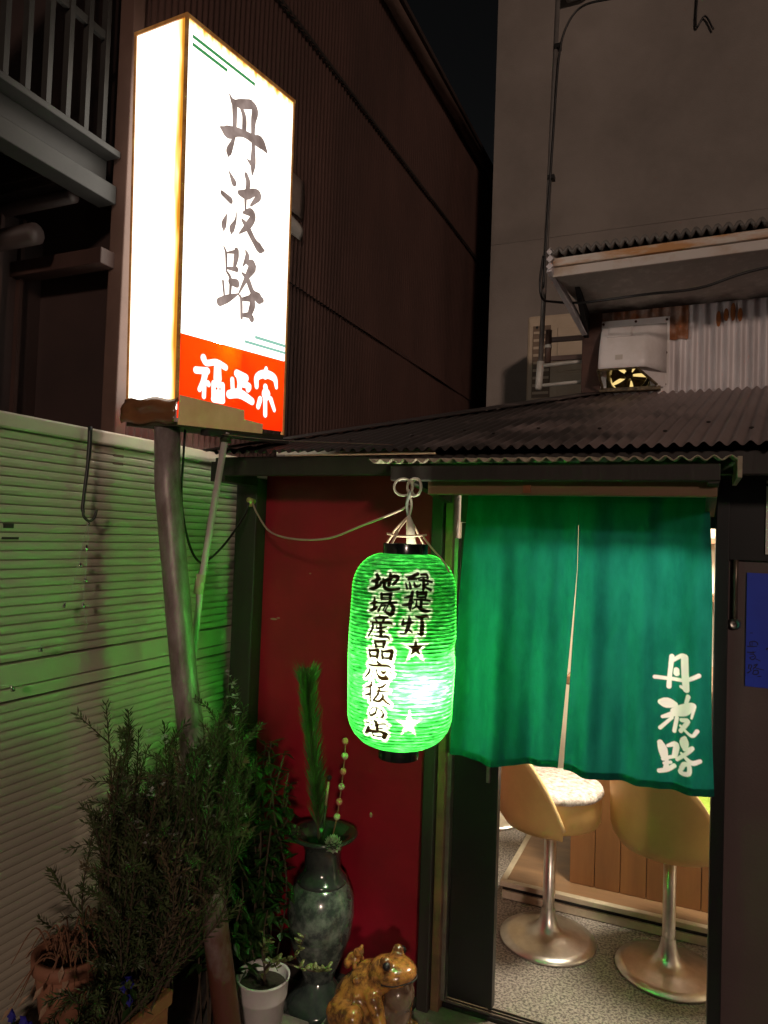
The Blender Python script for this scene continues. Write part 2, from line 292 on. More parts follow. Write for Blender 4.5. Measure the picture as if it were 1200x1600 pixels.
# balcony: floor, edge channel, joists and rail
MB().box(-2.7, -1.74, -.6, 1.65, 2.755, 2.775).build('balcony_floor', m_deep, bb)
ch = MB(); ch.box(-1.74, -1.66, -.6, 1.65, 2.745, 2.765).box(-1.735, -1.715, -.6, 1.65, 2.655, 2.745).box(-1.74, -1.67, -.6, 1.65, 2.60, 2.657)
ch.build('balcony_edge_beam', m_steel_g, bb, bevel=.003)
for i in range(7):
    y = .2+i*.22
    MB().box(-2.7, -1.75, y, y+.05, 2.66, 2.75).build('balcony_joist', m_brown_d, bb)
for i in range(26):
    y = -.1+i*.068
    MB().box(-1.712, -1.69, y, y+.016, 2.766, 3.55).build('railing_bar', m_steel_g, bb)
MB().box(-1.72, -1.68, -.6, 1.62, 3.55, 3.59).build('railing_top', m_steel_g, bb)
MB().box(-1.708, -1.694, -.6, 1.62, 3.10, 3.125).build('railing_middle', m_steel_g, bb)
MB().box(-1.80, -1.79, -.4, 1.2, 2.80, 3.5).build('privacy_sheet', mat('frosted_sheet', (.10,.11,.09), (.07,.075,.065), 4, .5), bb)
MB().box(-2.75, -2.7, -.6, 1.72, 2.77, 4.9).build('upper_wall', m_brown_d, bb)
MB().tube([(-2.6, 1.50, 2.47), (-1.83, 1.50, 2.47)], .032, 12).tube([(-2.1, 1.50, 2.47), (-2.06, 1.50, 2.47)], .038, 12).build('drain_pipe', m_brown_d, bb, True)
MB().box(-2.3, -1.67, 1.60, 1.66, 2.40, 2.45).build('cross_beam', m_brown, bb, bevel=.003)
MB().tube([(-2.6, 1.56, 2.60), (-1.75, 1.56, 2.60)], .022, 10).build('drain_pipe', m_brown_d, bb, True)

# ------------------------------------------------------------------ roller shutter
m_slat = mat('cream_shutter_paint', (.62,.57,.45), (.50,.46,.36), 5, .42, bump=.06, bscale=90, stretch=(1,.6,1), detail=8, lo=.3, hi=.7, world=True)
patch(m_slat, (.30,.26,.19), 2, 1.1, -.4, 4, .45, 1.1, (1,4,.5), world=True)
m_slat_back = mat('shutter_shadow_gap', (.05,.05,.04), rough=.8)
XS = -1.635
sh = empty('roller_shutter', (XS, 1.5, 0), 'cream slatted roller shutter glowing green from the lantern', 'shutter')
MB().box(-1.70, -1.655, -.5, 2.9, 0, 1.79).build('backing_sheet', m_slat_back, sh)
MB().box(-1.70, XS+.012, -.5, 2.62, 1.842, 1.885).build('header_box', m_slat, sh, bevel=.006)
PITCH_S = .0243
def slat_mesh(h):
    b = h-.0016
    prof = [(-.02, 0), (-.003, 0), (0, .003), (.0012, b*.5), (0, b-.003), (-.003, b), (-.02, b)]
    mb = MB(); n = len(prof)
    for y in (-.5, 2.62): mb.v += [(x, y, z) for x, z in prof]
    for i in range(n-1): mb.f.append((i, i+1, i+1+n, i+n))
    mb.f += [tuple(range(n)), tuple(range(2*n-1, n-1, -1))]
    return mb.mesh('slat')
sm = slat_mesh(PITCH_S); sm.materials.append(m_slat)
z = 1.842
slat_zs = []
while z-PITCH_S > 1.212: z -= PITCH_S; slat_zs.append(z)
z_r = z
z = 1.128
while z-PITCH_S > .02: z -= PITCH_S; slat_zs.append(z)
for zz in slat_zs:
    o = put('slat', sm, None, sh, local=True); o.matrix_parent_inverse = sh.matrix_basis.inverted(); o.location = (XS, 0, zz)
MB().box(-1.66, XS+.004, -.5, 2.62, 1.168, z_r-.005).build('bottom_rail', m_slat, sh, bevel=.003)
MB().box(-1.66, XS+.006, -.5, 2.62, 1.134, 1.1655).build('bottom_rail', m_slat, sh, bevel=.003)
MB().box(XS-.004, XS+.0022, 1.288, 1.318, 1.585, 1.597).build('keyhole_plate', m_slat_back, sh)
MB().box(XS-.004, XS+.0022, 1.285, 1.335, 1.556, 1.562).build('keyhole_plate', m_slat_back, sh)

# ------------------------------------------------------------------ grey building at the back right
m_grey = mat('grey_render_wall', (.31,.27,.24), (.19,.163,.143), 1.0, .8, bump=.4, bscale=110, detail=9, lo=.3, hi=.7)
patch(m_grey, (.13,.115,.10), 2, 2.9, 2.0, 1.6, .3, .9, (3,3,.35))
gb = empty('grey_building', (1, 4.8, 0), 'plain grey rendered building rising behind the bar', 'building')
MB().box(-1.35, 6, 4.8, 12, 0, 3.666).build('wall', m_grey, gb)
MB().box(-1.35, 6, 4.8, 12, 3.668, 14).build('wall', m_grey, gb)
MB().box(-1.34, 6, 4.806, 11.9, 3.655, 3.672).build('panel_joint', m_dark, gb)
lb = MB().box(-.87, -.72, 4.70, 4.8, 5.28, 5.42).build('wall_light_bracket', mat('pale_plastic', (.5,.5,.48), rough=.5), gb, bevel=.01)

# ------------------------------------------------------------------ the bar
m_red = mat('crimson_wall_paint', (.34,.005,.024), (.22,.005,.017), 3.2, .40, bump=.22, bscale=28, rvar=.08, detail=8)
m_wood_b = mat('aged_brown_board', (.20,.105,.05), (.10,.055,.03), 9, .55, bump=.35, bscale=45, stretch=(.15,1,1))
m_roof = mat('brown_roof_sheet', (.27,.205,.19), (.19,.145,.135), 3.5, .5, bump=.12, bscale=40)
patch(m_roof, (.035,.028,.026), 0, .6, -1.0, 5, .48, .75)  # roof sheet darkens towards the left, broken up by noise
m_purple = mat('plum_brown_panel', (.10,.065,.062), (.085,.055,.053), 3, .55, bump=.15, bscale=160)
m_frame = mat('black_door_frame', (.010,.010,.010), rough=.35)
m_alu = mat('aluminium', (.42,.40,.36), (.30,.28,.25), 20, .35, metal=.9)
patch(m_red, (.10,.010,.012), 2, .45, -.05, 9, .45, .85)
D = 2.31
bar = empty('bar_house', (-.6, D, 0), 'small bar front with crimson wall, open door and brown corrugated roof', 'building')
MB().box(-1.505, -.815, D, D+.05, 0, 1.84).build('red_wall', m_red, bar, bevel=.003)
for cx, cz, cw_, chh in ((-1.45,1.27,.016,.004),(-1.43,1.276,.008,.003),(-1.02,.62,.006,.010),(-.95,1.15,.004,.007),(-1.30,1.45,.005,.003)):
    MB().ball((cx, D, cz), 1, 8, (cw_, .0012, chh)).build('paint_chip', mat('bare_render', (.40,.22,.16), rough=.9), bar)
MB().box(-1.60, -1.507, D-.06, D+.05, 0, 1.80).build('corner_post', m_dark, bar, bevel=.004)
MB().box(-1.60, -.80, D-.03, D+.0, 0, .05).build('base_plinth', m_dark, bar)
MB().box(-.813, -.772, D-.05, D+.05, 0, 1.78).build('door_post', m_dark, bar, bevel=.004)
MB().box(-.770, -.742, D-.03, D+.05, .03, 1.78).build('door_post', m_wood_b, bar, bevel=.003)
MB().box(-.7415, -.728, D-.01, D+.04, .07, 1.60).build('door_channel', m_alu, bar)
dl = MB().box(-.726, -.573, D+.012, D+.04, .075, 1.654).build('sliding_door', m_frame, bar, bevel=.003)
MB().box(-.585, -.5725, D+.008, D+.044, .075, 1.654).build('door_edge_strip', m_black, dl)
MB().box(-.612, -.600, D+.004, D+.012, .80, .96).build('door_pull', m_alu, dl)
MB().box(.058, .094, D-.03, D+.05, .03, 1.80).build('door_post', m_frame, bar, bevel=.003)
MB().box(.0945, 1.6, D+.0, D+.05, 0, 1.80).build('right_wall', m_purple, bar)
MB().box(.0945, 1.6, D-.02, D+.0, 1.566, 1.82).build('eave_shade_band', m_frame, bar)  # black band put in for the eave's shade on the wall
MB().box(-.815, 1.6, D-.025, D+.05, 1.80, 1.94).build('lintel', m_dark, bar)
MB().box(-.77, .058, D-.02, D+.05, 1.765, 1.80).build('lintel', m_dark, bar)
MB().box(-.726, .058, D+.0, D+.048, 1.655, 1.765).build('added_door_header', m_dark, bar)  # unseen board added to shade the top of the curtain
# threshold: concrete sill and two bright rails
m_sill = mat('worn_concrete_sill', (.20,.17,.14), (.12,.10,.085), 14, .8, bump=.5, bscale=60)
MB().box(-.82, .2, D-.09, D+.008, 0, .042).build('sill', m_sill, bar, bevel=.006)
MB().box(-.74, .06, D+.008, D+.06, 0, .052).build('sill_track', m_frame, bar)
for y in (D+.016, D+.030, D+.046): MB().box(-.735, .058, y, y+.004, .052, .060).build('sill_rail', m_alu, bar)
# porch roof: corrugated sheet, cut along a slanting rear edge
SK = R(6); ZS = .31
def roof_z(y): return 1.865+ZS*(y-2.0)
def roof_col(xe):
    t = (xe+1.53)/(.811-.105)
    return min(max(t, .02), 1.31)
def roof_fn(u, v):
    xe = -1.53+u*2.5; t = roof_col(xe)*v
    dro = -.02*max(0, min(1, (xe-.15)/.12))*(1-v)
    y = 2.0+t*math.cos(SK)
    return (xe+t*math.sin(SK), y, roof_z(y)+.0065*math.cos(2*math.pi*(u*2.5)/.036)+dro+.003*mnoise.noise((xe*3, t*4, 0)))
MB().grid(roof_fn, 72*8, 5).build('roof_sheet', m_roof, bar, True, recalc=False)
A = Vector((-1.56, 1.985)); B2 = Vector((-.46, 3.33)); dd = (B2-A).normalized(); nn = Vector((dd.y, -dd.x))
fl = MB(); p = [A, B2, B2+nn*.10, A+nn*.055]
fl.add([(q.x, q.y, roof_z(q.y)+.012+h) for h in (0, .003) for q in p], [(0,1,2,3),(7,6,5,4),(0,4,5,1),(1,5,6,2),(2,6,7,3),(3,7,4,0)])
fl.build('roof_flashing', m_roof, bar)
for xe, t in ((-.62,.22),(-.75,.3),(-.5,.3),(-.3,.26),(-.1,.18),(0,.33),(.12,.2),(-.9,.22),(-1.1,.16)):
    y = 2+t; c = (xe+t*.1, y, roof_z(y)+.008)
    MB().ball(c, .007, 8, (1,1,.5)).build('roof_nail', m_dark, bar, True)
MB().box(-1.55, 1.0, 2.045, 2.075, 1.79, 1.853).build('fascia_board', m_dark, bar, bevel=.003)
MB().box(-1.55, 1.0, 2.075, D-.001, 1.842, 1.858).build('eave_soffit', m_deep, bar)
MB().box(-1.57, -1.51, 2.05, D-.06, 1.77, 1.84).build('eave_bracket', m_dark, bar)
# little canopy over the door
m_poly = mat('weathered_corrugated_strip', (.48,.41,.30), (.28,.23,.165), 16, .6, bump=.3, bscale=80)
def canopy(u, v):
    x = -.86+u*.955; y = 1.845+v*.30
    return (x, y, 1.812+.10*v*.3+.0055*math.cos(2*math.pi*u*.955/.036))
MB().grid(canopy, 26*8, 3).build('canopy_sheet', m_poly, bar, True, solid=.003, recalc=False)
MB().box(-.80, .055, 1.862, 1.900, 1.758, 1.800).build('canopy_beam', m_dark, bar, bevel=.003)
MB().box(-.70, .05, 1.905, 1.93, 1.722, 1.770).build('canopy_board', m_wood_b, bar, bevel=.003)
MB().box(-.425, -.405, 1.899, 1.904, 1.728, 1.750).build('wood_patch', mat('orange_wood_plug', (.30,.09,.03), (.2,.06,.02), 30, .6), bar)
MB().bar((.04, 1.87, 1.765), (.04, 2.28, 1.70), .025, .025).build('canopy_bracket', m_dark, bar)
MB().bar((-.74, 1.87, 1.765), (-.76, 2.28, 1.73), .025, .025).build('canopy_bracket', m_dark, bar)
MB().box(.09, .10, 1.845, 2.1, 1.765, 1.815).build('canopy_end', m_poly, bar)
# rail on the right wall
hb = MB().tube([(.112, D-.012, 1.395), (.112, D-.012, 1.62)], .0075, 10).build('wall_bar', mat('bronze_bar', (.20,.15,.11), (.12,.09,.07), 20, .35, metal=.6), bar, True)
MB().lathe([(.004,0),(.015,0),(.017,.004),(.017,.010),(.012,.014)], (0,0,0), 16).build('bar_socket', m_alu, hb, True, local=True).matrix_local = Matrix.Translation((.112, D-.002, 1.38)) @ Matrix.Rotation(R(90), 4, 'X')

# interior
m_floor = mat('pebble_wash_floor', (.36,.32,.28), (.11,.095,.085), 110, .75, bump=1.0, bscale=110, lo=.42, hi=.60, detail=2)
m_cream = mat('cream_interior_wall', (.82,.76,.62), (.74,.68,.55), 3, .7)
fl = MB().box(-1.48, 1.5, D+.06, 5.0, 0, .046).build('floor', m_floor); tag(fl, 'pebble-wash floor inside the bar', kind='structure')
MB().box(-1.48, 1.5, 4.6, 4.64, .046, 1.9).build('interior_wall', m_cream, bar)
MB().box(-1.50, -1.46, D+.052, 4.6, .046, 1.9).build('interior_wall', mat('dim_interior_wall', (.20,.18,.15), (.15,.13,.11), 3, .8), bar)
MB().box(1.5, 1.54, D+.052, 4.6, .046, 1.9).build('interior_wall', m_cream, bar)
MB().box(-1.5, 1.54, D+.052, 4.62, 1.90, 1.93).build('ceiling', mat('pale_ceiling', (.55,.5,.4), rough=.8), bar)
sf = MB().box(-.2, .7, 4.35, 4.6, 1.30, 1.33).box(-.2, .7, 4.35, 4.6, 1.62, 1.65).build('wall_shelf', m_wood_b, bar)
# platform with pale edging and the counter front of upright boards
m_step = mat('worn_wood_step', (.26,.15,.075), (.17,.095,.05), 10, .5, bump=.2, bscale=40, stretch=(.2,1,1))
m_edge = mat('pale_step_edging', (.55,.48,.36), (.40,.34,.25), 12, .5)
m_board = mat('counter_boards', (.30,.14,.05), (.20,.09,.035), 7, .4, bump=.12, bscale=30, stretch=(1,1,.12))
pf = empty('counter_platform', (-.2, 3.3, .046), 'low wooden step with pale edging in front of the bar counter', 'step')
MB().box(-.735, 1.4, 3.11, 4.3, .046, .112).build('platform_body', m_frame, pf)
MB().box(-.720, 1.4, 3.125, 4.3, .112, .118).build('platform_top', m_step, pf)
MB().box(-.745, 1.4, 3.095, 3.125, .100, .122).build('edging', m_edge, pf, bevel=.003)
MB().box(-.745, -.720, 3.126, 4.3, .100, .1215).build('edging', m_edge, pf, bevel=.003)
MB().box(-.735, 1.4, 3.10, 3.11, .05, .082).build('kick_board', m_edge, pf)
ct = empty('bar_counter', (-.1, 3.3, .118), 'brown bar counter clad in upright boards behind the stools', 'counter')
for i in range(18):
    x = -.47+i*.105
    MB().box(x, x+.1025, 3.232, 3.25, .119, .98).build('board', m_board, ct, bevel=.002)
MB().box(-.47, 1.4, 3.25, 3.8, .119, .975).build('counter_body', m_dark, ct)
MB().box(-.50, 1.42, 3.18, 3.84, .98, 1.02).build('counter_top', m_step, ct, bevel=.006)

# upper storey set back on the porch roof
YU = 3.32
m_galv = mat('galvanised_sheet', (.74,.69,.70), (.46,.42,.43), 6, .5, metal=.12, bump=.1, bscale=30, stretch=(1,1,.2))
patch(m_galv, (.20,.075,.035), 2, 2.33, 2.20, 14, .55, .8, (1,1,.4))
m_rust = mat('rusty_sheet', (.34,.13,.05), (.50,.44,.41), 9, .7, lo=.45, hi=.75, bump=.3, bscale=50)
m_rust_post = mat('rusty_brown_post', (.085,.035,.022), (.05,.024,.018), 7, .7, bump=.3, bscale=50)
m_spot = mat('rust_spot', (.40,.14,.03), (.25,.08,.025), 40, .8)
up = empty('upper_storey', (0, YU, 2.2), 'galvanised corrugated upper wall with rusty eave above the porch roof', 'upper storey')
def cw(x0, x1, z0, z1, y, pitch=.047, amp=.0075):
    n = int((x1-x0)/pitch*8)
    return MB().grid(lambda u, v: (x0+u*(x1-x0), y+amp*math.cos(2*math.pi*(x0+u*(x1-x0))/pitch), z0+v*(z1-z0)), n, 4)
cw(-.12, 1.6, 2.255, 2.80, YU).build('wall_sheet', m_galv, up, True, recalc=False)
cw(-.40, -.04, 2.50, 2.80, YU-.006).build('rusty_sheet', m_rust, up, True, recalc=False)
cw(-.40, -.11, 2.2, 2.275, YU+.004).build('wall_sheet', m_rust_post, up, True, recalc=False)
cw(-.40, -.11, 2.46, 2.52, YU+.004).build('wall_sheet', m_rust_post, up, True, recalc=False)
MB().box(-.15, 1.6, YU-.03, YU-.012, 2.238, 2.262).build('base_flashing', m_galv, up)
MB().box(-.485, -.40, YU-.03, YU+.05, 2.15, 2.80).build('corner_post', m_rust_post, up, bevel=.004)
MB().box(-.47, 1.6, YU+.16, YU+.9, 2.0, 2.72).build('wall_core', m_deep, up)
for x, zz, h in ((.078,2.575,.035),(.107,2.59,.028),(.133,2.60,.04),(.160,2.585,.03)):
    xx = round(x/.047)*.047+.0235
    MB().ball((x, YU-.0085, zz), 1, 12, (.010, .0012, h)).build('rust_spot', m_spot, up, True)
# eave: wavy sheet edge, rusty fascia, mottled soffit
YE = 2.86
m_eave = mat('grey_eave_sheet', (.16,.145,.13), (.11,.10,.09), 6, .6)
m_fas = mat('rust_streaked_fascia', (.58,.52,.46), (.48,.24,.09), 7, .55, lo=.40, hi=.56, stretch=(.5,1,2.2))
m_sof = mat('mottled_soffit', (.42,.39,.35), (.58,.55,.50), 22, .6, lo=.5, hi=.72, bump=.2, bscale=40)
patch(m_sof, (.03,.026,.024), 1, 3.02, 3.30, 7, .6, .95)  # soffit gets darker towards the wall, broken up by noise
def eave_sheet(u, v):
    x = -.555+u*2.2; yy = YE-.02+v*.55
    return (x, yy, 2.775+.02*x+.22*v*.55+.011*math.cos(2*math.pi*u*2.2/.036))
MB().grid(eave_sheet, 61*8, 2).build('roof_sheet', m_eave, up, True, solid=.012, recalc=False)
def fas(z0, z1, y0, y1, x0=-.545):
    mb = MB(); return mb.add([(x, y, z+.02*x) for z in (z0, z1) for y in (y0, y1) for x in (x0, 1.6)], [(0,2,3,1),(4,5,7,6),(0,1,5,4),(2,6,7,3),(0,4,6,2),(1,3,7,5)])
fas(2.722, 2.756, YE, YE+.02).build('fascia', m_fas, up, bevel=.004)
fas(2.680, 2.719, YE+.006, YE+.02).build('fascia', mat('pale_fascia', (.55,.50,.46), (.42,.30,.20), 8, .55, lo=.5, hi=.75), up, bevel=.004)
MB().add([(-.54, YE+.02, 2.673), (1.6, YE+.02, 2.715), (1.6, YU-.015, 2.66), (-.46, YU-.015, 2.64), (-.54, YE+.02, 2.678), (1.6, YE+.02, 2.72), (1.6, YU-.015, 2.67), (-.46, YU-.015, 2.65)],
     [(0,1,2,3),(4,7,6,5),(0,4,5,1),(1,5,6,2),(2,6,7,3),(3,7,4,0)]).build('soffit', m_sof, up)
MB().bar((-.555, YE-.01, 2.70), (-.47, YU-.05, 2.55), .022, .03).build('eave_end_strip', m_galv, up)
for k in range(3): MB().bar((-.562, YE-.01, 2.70+k*.03), (-.545, YE-.01, 2.715+k*.03), .02, .02).build('gutter_end', m_galv, up)
MB().add([(-.475, YE+.12, 2.66), (-.475, YU-.03, 2.66), (-.475, YU-.03, 2.53), (-.455, YE+.12, 2.66), (-.455, YU-.03, 2.66), (-.455, YU-.03, 2.53)], [(0,1,2),(3,5,4),(0,2,5,3),(0,3,4,1),(1,4,5,2)]).build('eave_gusset', m_deep, up)

# ------------------------------------------------------------------ ventilation hood with fan
m_hood = mat('off_white_hood', (.86,.82,.81), (.70,.65,.62), 6, .4, bump=.05, bscale=30, lo=.45, hi=.75)
m_grime = mat('greasy_grime', (.03,.022,.012), (.22,.16,.08), 45, .5, bump=.6, bscale=80)
m_fan = mat('cream_fan_guard', (.55,.47,.26), (.35,.28,.13), 20, .4)
HX0, HX1, HZ0, HZ1, HY = -.405, -.115, 2.262, 2.60, YU-.012
hd = empty('vent_hood', (-.26, HY, HZ0), 'off-white metal fan hood with grimy open mouth on upper wall', 'vent hood')
mpb = MB().box(HX0, HX1, HY-.012, HY, 2.455, HZ1).box(HX0, HX1, HY-.012, HY, HZ0, 2.28).box(HX0, HX0+.03, HY-.012, HY, 2.2801, 2.4549).box(HX1-.075, HX1, HY-.012, HY, 2.2801, 2.4549)
mpb.build('mount_plate', m_hood, hd)
def hood_shell():
    mb = MB(); x0, x1 = HX0+.012, HX1-.085
    top = HZ1-.03; lip = 2.350; dpt = .15
    pr = []
    for t in np.linspace(0, 1, 9):      # outline from the plate outward and down to the lip
        a = t*math.pi/2
        pr.append((HY-.012-dpt*(.55*math.sin(a)+.45*t), top-(top-lip)*(.25*(1-math.cos(a))+.75*t**1.3)))
    n = len(pr); N = 2
    cols = [x0-.002, x0+.006, x0+.03, x1-.02, x1, x1+.03, x1+.075]
    sc = [.9, .98, 1, 1, .96, .62, 0]
    for x, k in zip(cols, sc):
        mb.v += [(x, HY-.012+(y-(HY-.012))*k, z) for y, z in pr]
    m = len(cols)
    for i in range(m-1):
        for j in range(n-1): a = i*n+j; mb.f.append((a, a+1, a+n+1, a+n))
    # left cheek
    k0 = len(mb.v); mb.v += [(x0-.002, HY-.012, z) for y, z in pr]
    for j in range(n-1): mb.f.append((j, j+1, k0+j+1, k0+j))
    return mb
hood_shell().build('hood_shell', m_hood, hd, True, solid=.003)
# cheek running down beside the mouth on the right, and the mouth's lower rim
MB().add([(HX1-.12, HY-.155, 2.350), (HX1-.012, HY-.014, 2.40), (HX1-.012, HY-.014, 2.29), (HX1-.045, HY-.05, 2.285)], [(0,1,2,3)]).build('hood_cheek', m_hood, hd, solid=.003)
MB().box(HX0+.004, HX1-.03, HY-.05, HY-.014, 2.272, 2.290).build('mouth_rim', m_grime, hd, bevel=.003)
MB().tube([(HX0+.008, HY-.150, 2.348), (HX1-.12, HY-.158, 2.348), (HX1-.045, HY-.055, 2.292)], .006, 6).build('grimy_edge', m_grime, hd)
MB().tube([(HX0+.008, HY-.148, 2.348), (HX0+.02, HY-.05, 2.285)], .006, 6).build('grimy_edge', m_grime, hd)
FX, FZ = -.285, 2.362
ring = MB()
N = 32
for yy, rr in ((HY-.018,.088),(HY+.0,.083),(HY+.12,.083)):
    ring.v += [(FX+rr*math.cos(2*math.pi*k/N), yy, FZ+rr*math.sin(2*math.pi*k/N)) for k in range(N)]
for j in range(2):
    for k in range(N): a_ = j*N+k; b_ = j*N+(k+1) % N; ring.f.append((a_, b_, b_+N, a_+N))
ring.build('fan_shroud', m_fan, hd, True)
MB().add([(FX+.083*math.cos(a), HY+.121, FZ+.083*math.sin(a)) for a in np.linspace(0, 2*math.pi, 33)[:-1]], [tuple(range(32))]).build('lit_room_behind_fan', emis('warm_light_through_fan', (1, .72, .26), 1.0), hd)
for k in range(5):
    a = k*2*math.pi/5+.5
    MB().grid(lambda u, v: (FX+(.014+.062*v)*math.cos(a+(u-.5)*(.5+.5*v)), HY+.05+.022*(u-.5)*(.4+v), FZ+(.014+.062*v)*math.sin(a+(u-.5)*(.5+.5*v))), 5, 5).build('fan_blade', m_grime, hd, True, solid=.0015)
MB().tube([(FX, HY+.03, FZ), (FX, HY+.09, FZ)], .018, 14).build('fan_hub', m_grime, hd)
MB().bar((FX-.085, HY+.09, FZ+.01), (FX+.085, HY+.09, FZ-.012), .012, .012).bar((FX-.01, HY+.094, FZ-.085), (FX+.01, HY+.094, FZ+.085), .012, .012).build('fan_motor_stay', m_grime, hd)
for x, zz in ((HX0+.012, HZ1-.014), (-.255, HZ1-.012), (HX1-.012, HZ1-.014), (HX1-.012, 2.44), (HX1-.014, 2.30)):
    MB().tube([(x, HY-.016, zz), (x, HY-.011, zz)], .0055, 10).build('screw', m_rust_post, hd)
def hood_pt(t, x, o):
    a = t*math.pi/2; top = HZ1-.03
    return (x, HY-.012-.15*(.55*math.sin(a)+.45*t)-o, top-(top-2.350)*(.25*(1-math.cos(a))+.75*t**1.3)+o*.5)
MB().grid(lambda u, v: hood_pt(.10+.34*v, -.365+.10*u, .004), 8, 6).build('raised_panel', m_hood, hd, True, solid=.004)
MB().grid(lambda u, v: hood_pt(.80+.08*v, -.325+.03*u, .003), 2, 2).build('hood_sticker', mat('pale_sticker', (.6,.55,.5), rough=.5), hd)

# ------------------------------------------------------------------ service mast with brackets and cables
m_mast = mat('galvanised_pipe', (.30,.28,.26), (.22,.20,.19), 12, .45, metal=.5)
m_mast_l = mat('pale_pipe_sleeve', (.55,.53,.48), (.42,.40,.36), 12, .4)
m_brk = mat('brown_bracket', (.11,.065,.05), (.08,.045,.035), 15, .5)
ms = empty('service_mast', (-.69, 3.35, 2.3), 'thin grey metal pipe mast bracketed to the upper wall corner', 'mast')
MB().tube([(-.684, 3.35, 2.40), (-.665, 3.35, 3.33), (-.645, 3.35, 4.4)], .0115, 10).build('pipe', m_mast, ms, True)
MB().tube([(-.69, 3.35, 2.315), (-.689, 3.35, 2.325), (-.683, 3.35, 2.45)], [.012, .017, .017], 12).build('pipe_sleeve', m_mast_l, ms, True)
for zz in (3.965, 3.33): MB().box(-.672+(zz-3.33)*.02, -.640+(zz-3.33)*.02, 3.332, 3.368, zz-.01, zz+.01).build('clamp', m_black, ms)
for zz, mm, r in ((2.43, m_mast_l, .009), (2.335, m_mast_l, .009)):
    MB().tube([(-.672, 3.35, zz), (-.47, 3.35, zz+.01)], r, 8).build('bracket_arm', mm, ms, True)
for zz in (2.555, 2.465): MB().box(-.64, -.47, 3.36, 3.375, zz-.011, zz+.011).build('bracket_arm', m_brk, ms)
MB().tube([(-.652, 3.36, 2.445), (-.650, 3.36, 2.60)], .015, 10).build('bracket_tube', m_brk, ms, True)
MB().tube([(-.651, 3.36, 2.515), (-.651, 3.36, 2.53)], .017, 10).build('bracket_band', m_mast_l, ms, True)
cb = MB().tube([tuple(p) for p in smooth_path([(-.676,3.33,2.80),(-.668,3.335,3.10),(-.652,3.335,3.5),(-.634,3.335,3.9),(-.60,3.335,4.05),(-.53,3.34,4.13),(-.40,3.34,4.13),(-.25,3.34,4.12),(-.17,3.34,4.17),(-.13,3.34,4.3)], 8)], .0055, 6).build('black_cable', m_black, None, True)
tag(cb, 'black cable running up the mast and away to the right', 'cable', 'loose outdoor cables')
cb = MB().tube([tuple(p) for p in smooth_path([(-.68,3.33,2.95),(-.69,3.32,2.83),(-.675,3.31,2.74),(-.60,3.18,2.675),(-.45,3.05,2.615),(-.20,2.95,2.59),(0,2.95,2.595),(.2,2.97,2.65),(.6,3.0,2.70)], 8)], .0055, 6).build('black_cable', m_black, None, True)
tag(cb, 'black cable sagging under the upper eave across the corrugated wall', 'cable', 'loose outdoor cables')
cb = MB().tube([tuple(p) for p in smooth_path([(.05,4.78,4.85),(.0,4.78,4.95),(-.05,4.78,4.90),(-.04,4.78,5.2)], 6)], .006, 6).build('black_cable', m_black, None, True)
tag(cb, 'short black wire end dangling at the top of the grey wall', 'cable', 'loose outdoor cables')

# ------------------------------------------------------------------ outdoor air-conditioner
m_ac = mat('beige_ac_case', (.56,.45,.33), (.48,.38,.27), 5, .5)
m_ac_d = mat('ac_dark_panel', (.22,.15,.10), (.16,.11,.075), 8, .6)
ac = empty('air_conditioner', (-.6, 4.25, 2.1), 'beige outdoor air-conditioner unit behind the thin pipe mast', 'air conditioner')
MB().box(-.94, -.30, 4.20, 4.5, 2.12, 2.945).build('case', m_ac, ac, bevel=.015)
MB().box(-.905, -.80, 4.194, 4.20, 2.45, 2.88).build('side_grille', m_ac_d, ac)
for k in range(9): MB().box(-.90, -.805, 4.190, 4.194, 2.47+k*.045, 2.485+k*.045).build('louvre', m_ac, ac)
MB().box(-.76, -.40, 4.19, 4.20, 2.60, 2.86).build('front_panel', m_ac, ac, bevel=.004)
MB().box(-.76, -.40, 4.19, 4.20, 2.30, 2.58).build('front_panel', m_ac, ac, bevel=.004)
MB().tube([tuple(p) for p in smooth_path([(-.80,4.15,2.20),(-.78,4.15,2.33),(-.68,4.15,2.36),(-.60,4.15,2.30),(-.58,4.15,2.1)], 6)], .045, 12).build('pipe_cover', m_ac, ac, True)
MB().tube([(-.88,4.19,2.87),(-.88,4.187,2.87)], .008, 8).build('screw', m_black, ac)
MB().box(-.96, -.30, 4.22, 4.79, 2.06, 2.115).build('wall_bracket', m_brk, ac)

